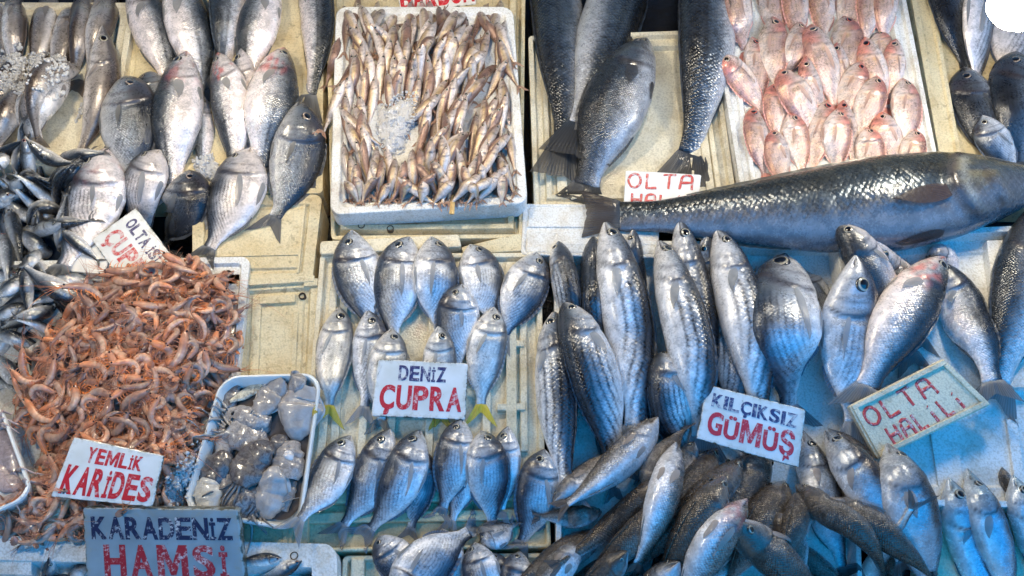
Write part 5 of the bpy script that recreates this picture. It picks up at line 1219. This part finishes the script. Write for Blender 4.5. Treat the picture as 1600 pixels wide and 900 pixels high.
# ------------------------------------------------------------------ cephalopods
tr_ = next(o for o in COL.objects if o.name.startswith('plastic_tray') and 'squid' in o['label'])
PQ = np.array([un(a, b, .03) for a, b in ((354, 598), (496, 594), (464, 816), (292, 786))]); rp = rrect(1, 1, 0, .18, 8); lv = bil(PQ, rp[:, 0], rp[:, 1]); lv[:, 2] = .0185
mesh_np('inky_liquid', lv, [np.arange(len(lv))[None]], M_INK, tr_, tuple(tr_.location), smooth=False)
hput(*[bil(PQ, *np.meshgrid(np.linspace(0, 1, 60), np.linspace(0, 1, 60)))[..., i] for i in (0, 1)], np.full((60, 60), .0186))
for i, (p_, r_, t_, m_, s_) in enumerate((([(370, 600), (350, 640)], [6, 12, 10], .5, .8, 'dark scrap of cuttlefish by the upper left rim of the plastic tray'), ([(400, 640), (410, 680)], [8, 16, 16, 8], .6, .7, 'brown grey squid lump under the squid head'), ([(440, 680), (430, 710)], [8, 16, 14], .5, .8, 'dark wrinkled squid head below the largest squid'),
        ([(395, 740), (385, 790)], [10, 18, 16], .55, .75, 'wet brown cuttlefish lump between the two dark ones'), ([(360, 730), (350, 780)], [8, 18, 16, 8], .7, .5, 'grey cuttlefish under the mottled ones at the lower left'), ([(455, 745), (440, 800)], [8, 12, 8], .7, .5, 'thin grey squid along the right wall of the plastic tray'), ([(310, 785), (350, 800)], [6, 14, 10], .8, .4, 'pale squid piece at the front corner behind the HAMSİ sign'))):
    squid(p_, r_, t_, s_, seed=60+i, z=.03, mot=m_, arms=4 if i in (2, 3) else 0)
squid([(470, 588), (452, 606)], [8, 15, 16, 10], .8, 'small grey squid tucked into the top right of the plastic tray', seed=2, z=.03)
squid([(444, 590), (425, 620), (400, 650)], [4, 15, 19, 16, 8], .95, 'smooth violet grey squid leaning left at the top of the plastic tray', seed=3, z=.03, mot=.15, fins=True, arms=5)
squid([(358, 628), (385, 615), (412, 602)], [2, 7, 8, 3], 1.15, 'thin pale strip of squid along the top of the plastic tray', seed=4, z=.03, base=(.60, .55, .42), mot=.6)
squid([(340, 735), (350, 700), (352, 660)], [6, 12, 12, 5], .9, 'slim pale squid against the left wall of the plastic tray', seed=5, z=.03)
squid([(418, 708), (395, 690), (356, 668)], [8, 18, 22, 16], .75, 'glossy grey squid with long arms in the middle of the tray', seed=6, z=.03, arms=6, mot=.6)
squid([(480, 598), (470, 640), (461, 690)], [8, 23, 29, 22, 6], 1.0, 'largest rounded squid in the right corner of the plastic tray', seed=7, z=.04, mot=.1, fins=True)
squid([(424, 660), (388, 652), (352, 646)], [8, 13, 15, 10], .85, 'squid head with a dark eye lying across the tray', seed=8, z=.04, arms=4, eye=True, mot=.5)
squid([(455, 690), (450, 720), (444, 752)], [10, 20, 22, 16], .75, 'cuttlefish with its white bone showing', seed=9, z=.03, name='cuttlefish', mot=.5)
squid([(452, 698), (448, 728)], [3, 7, 8, 4], 1.6, 'white cuttlebone on the cuttlefish near the right wall', seed=19, z=.05, name='cuttlebone', mot=0, flat=.4)
squid([(352, 704), (340, 735), (322, 770)], [8, 19, 21, 10], .42, 'dark mottled cuttlefish at the left of the plastic tray', seed=10, z=.03, name='cuttlefish', mot=.95)
squid([(330, 738), (322, 765), (330, 800)], [8, 16, 19, 10], 1.0, 'pale cuttlefish in the lower left corner of the plastic tray', seed=11, z=.03, name='cuttlefish', mot=.2, arms=4, base=(.6, .57, .5))
squid([(350, 770), (378, 788), (400, 806)], [10, 20, 20, 12], .5, 'mottled brown cuttlefish behind the HAMSİ sign', seed=12, z=.03, name='cuttlefish', mot=.9, arms=6)
squid([(428, 728), (424, 765), (414, 812)], [6, 18, 22, 20, 8], .9, 'pale blue grey squid lowest along the right wall of the tray', seed=13, z=.03, mot=.12, fins=True)
squid([(420, 690), (398, 718), (372, 762)], [8, 20, 25, 24, 10], .34, 'large blackish cuttlefish in the middle of the plastic tray', seed=14, z=.05, name='cuttlefish', mot=.9, arms=5)
for i, (p_, r_) in enumerate((([(-16, 660), (10, 700), (22, 740)], [8, 14, 14, 8]), ([(-30, 712), (10, 752), (34, 762)], [8, 14, 12, 6]), ([(-24, 668), (6, 664)], [5, 10, 6]), ([(-40, 795), (0, 788), (34, 770)], [8, 10, 8, 4]))):
    o = squid(p_, r_, .95, ('pinkish octopus piece uppermost in the left plastic tray', 'curled octopus piece at the front of the left plastic tray', 'short octopus piece at the back of the left plastic tray', 'long pale octopus arm lowest in the left plastic tray')[i], seed=30+i, z=.05, base=(.58, .44, .40), mot=.4, arms=4, name='octopus_piece')
    o['group'] = 'octopus pieces in the left tray'; o['category'] = 'octopus'
# ------------------------------------------------------------------ signs in front, anchovies
o, Q, nrm, org = board('price_sign', ((115, 683), (256, 712), (237, 792), (79, 776)), (.05, .05, .01, .01), .006, 'white sign reading YEMLİK KARİDES in red on the shrimps', zoff=.018)
lettering('lettering', 'YEMLİK', Q, nrm, (.21, .10, .80, .37), M_RED, o, org)
lettering('lettering', 'KARİDES', Q, nrm, (.06, .44, .96, .93), M_RED, o, org)
for r in ((70, 868, 66, 960, 24, 1, .02, .8, 'dark anchovy standing up in the bottom left foam box'), (132, 884, 84, 900, 22, 1, 0, .1, 'silver anchovy lying beside the HAMSİ sign on its left'), (110, 900, 30, 930, 22, 1, 0, .3, 'anchovy at the bottom edge on the left'),
          (472, 876, 380, 910, 22, -1, .05, .1, 'silver anchovy nearest the right rim of the anchovy box'), (440, 872, 360, 880, 20, 1, 0, .5, 'dark anchovy in the shadow right of the HAMSİ sign'), (500, 905, 400, 920, 22, 1, 0, .3, 'anchovy at the bottom edge right of the HAMSİ sign')):
    fish('sardine', *r[:5], dor=r[5], bend=r[6], roll=r[7], label=r[8], group='anchovies in the bottom box', res=(40, 20), full=False, pect=False, name='anchovy')
o, Q, nrm, org = board('price_sign', ((129, 793), (372, 796), (386, 930), (137, 930)), (.11, .11, .03, .03), .022, 'large worn white sign coloured as in blue shade reading KARADENİZ HAMSİ at the bottom edge', M_SIGN_SHADE, zoff=0)
lettering('lettering', 'KARADENİZ', Q, nrm, (.05, .10, .95, .36), M_NAVYD, o, org, gap=.08)
lettering('lettering', 'HAMSİ', Q, nrm, (.12, .42, .90, .80), M_REDD, o, org, gap=.22)
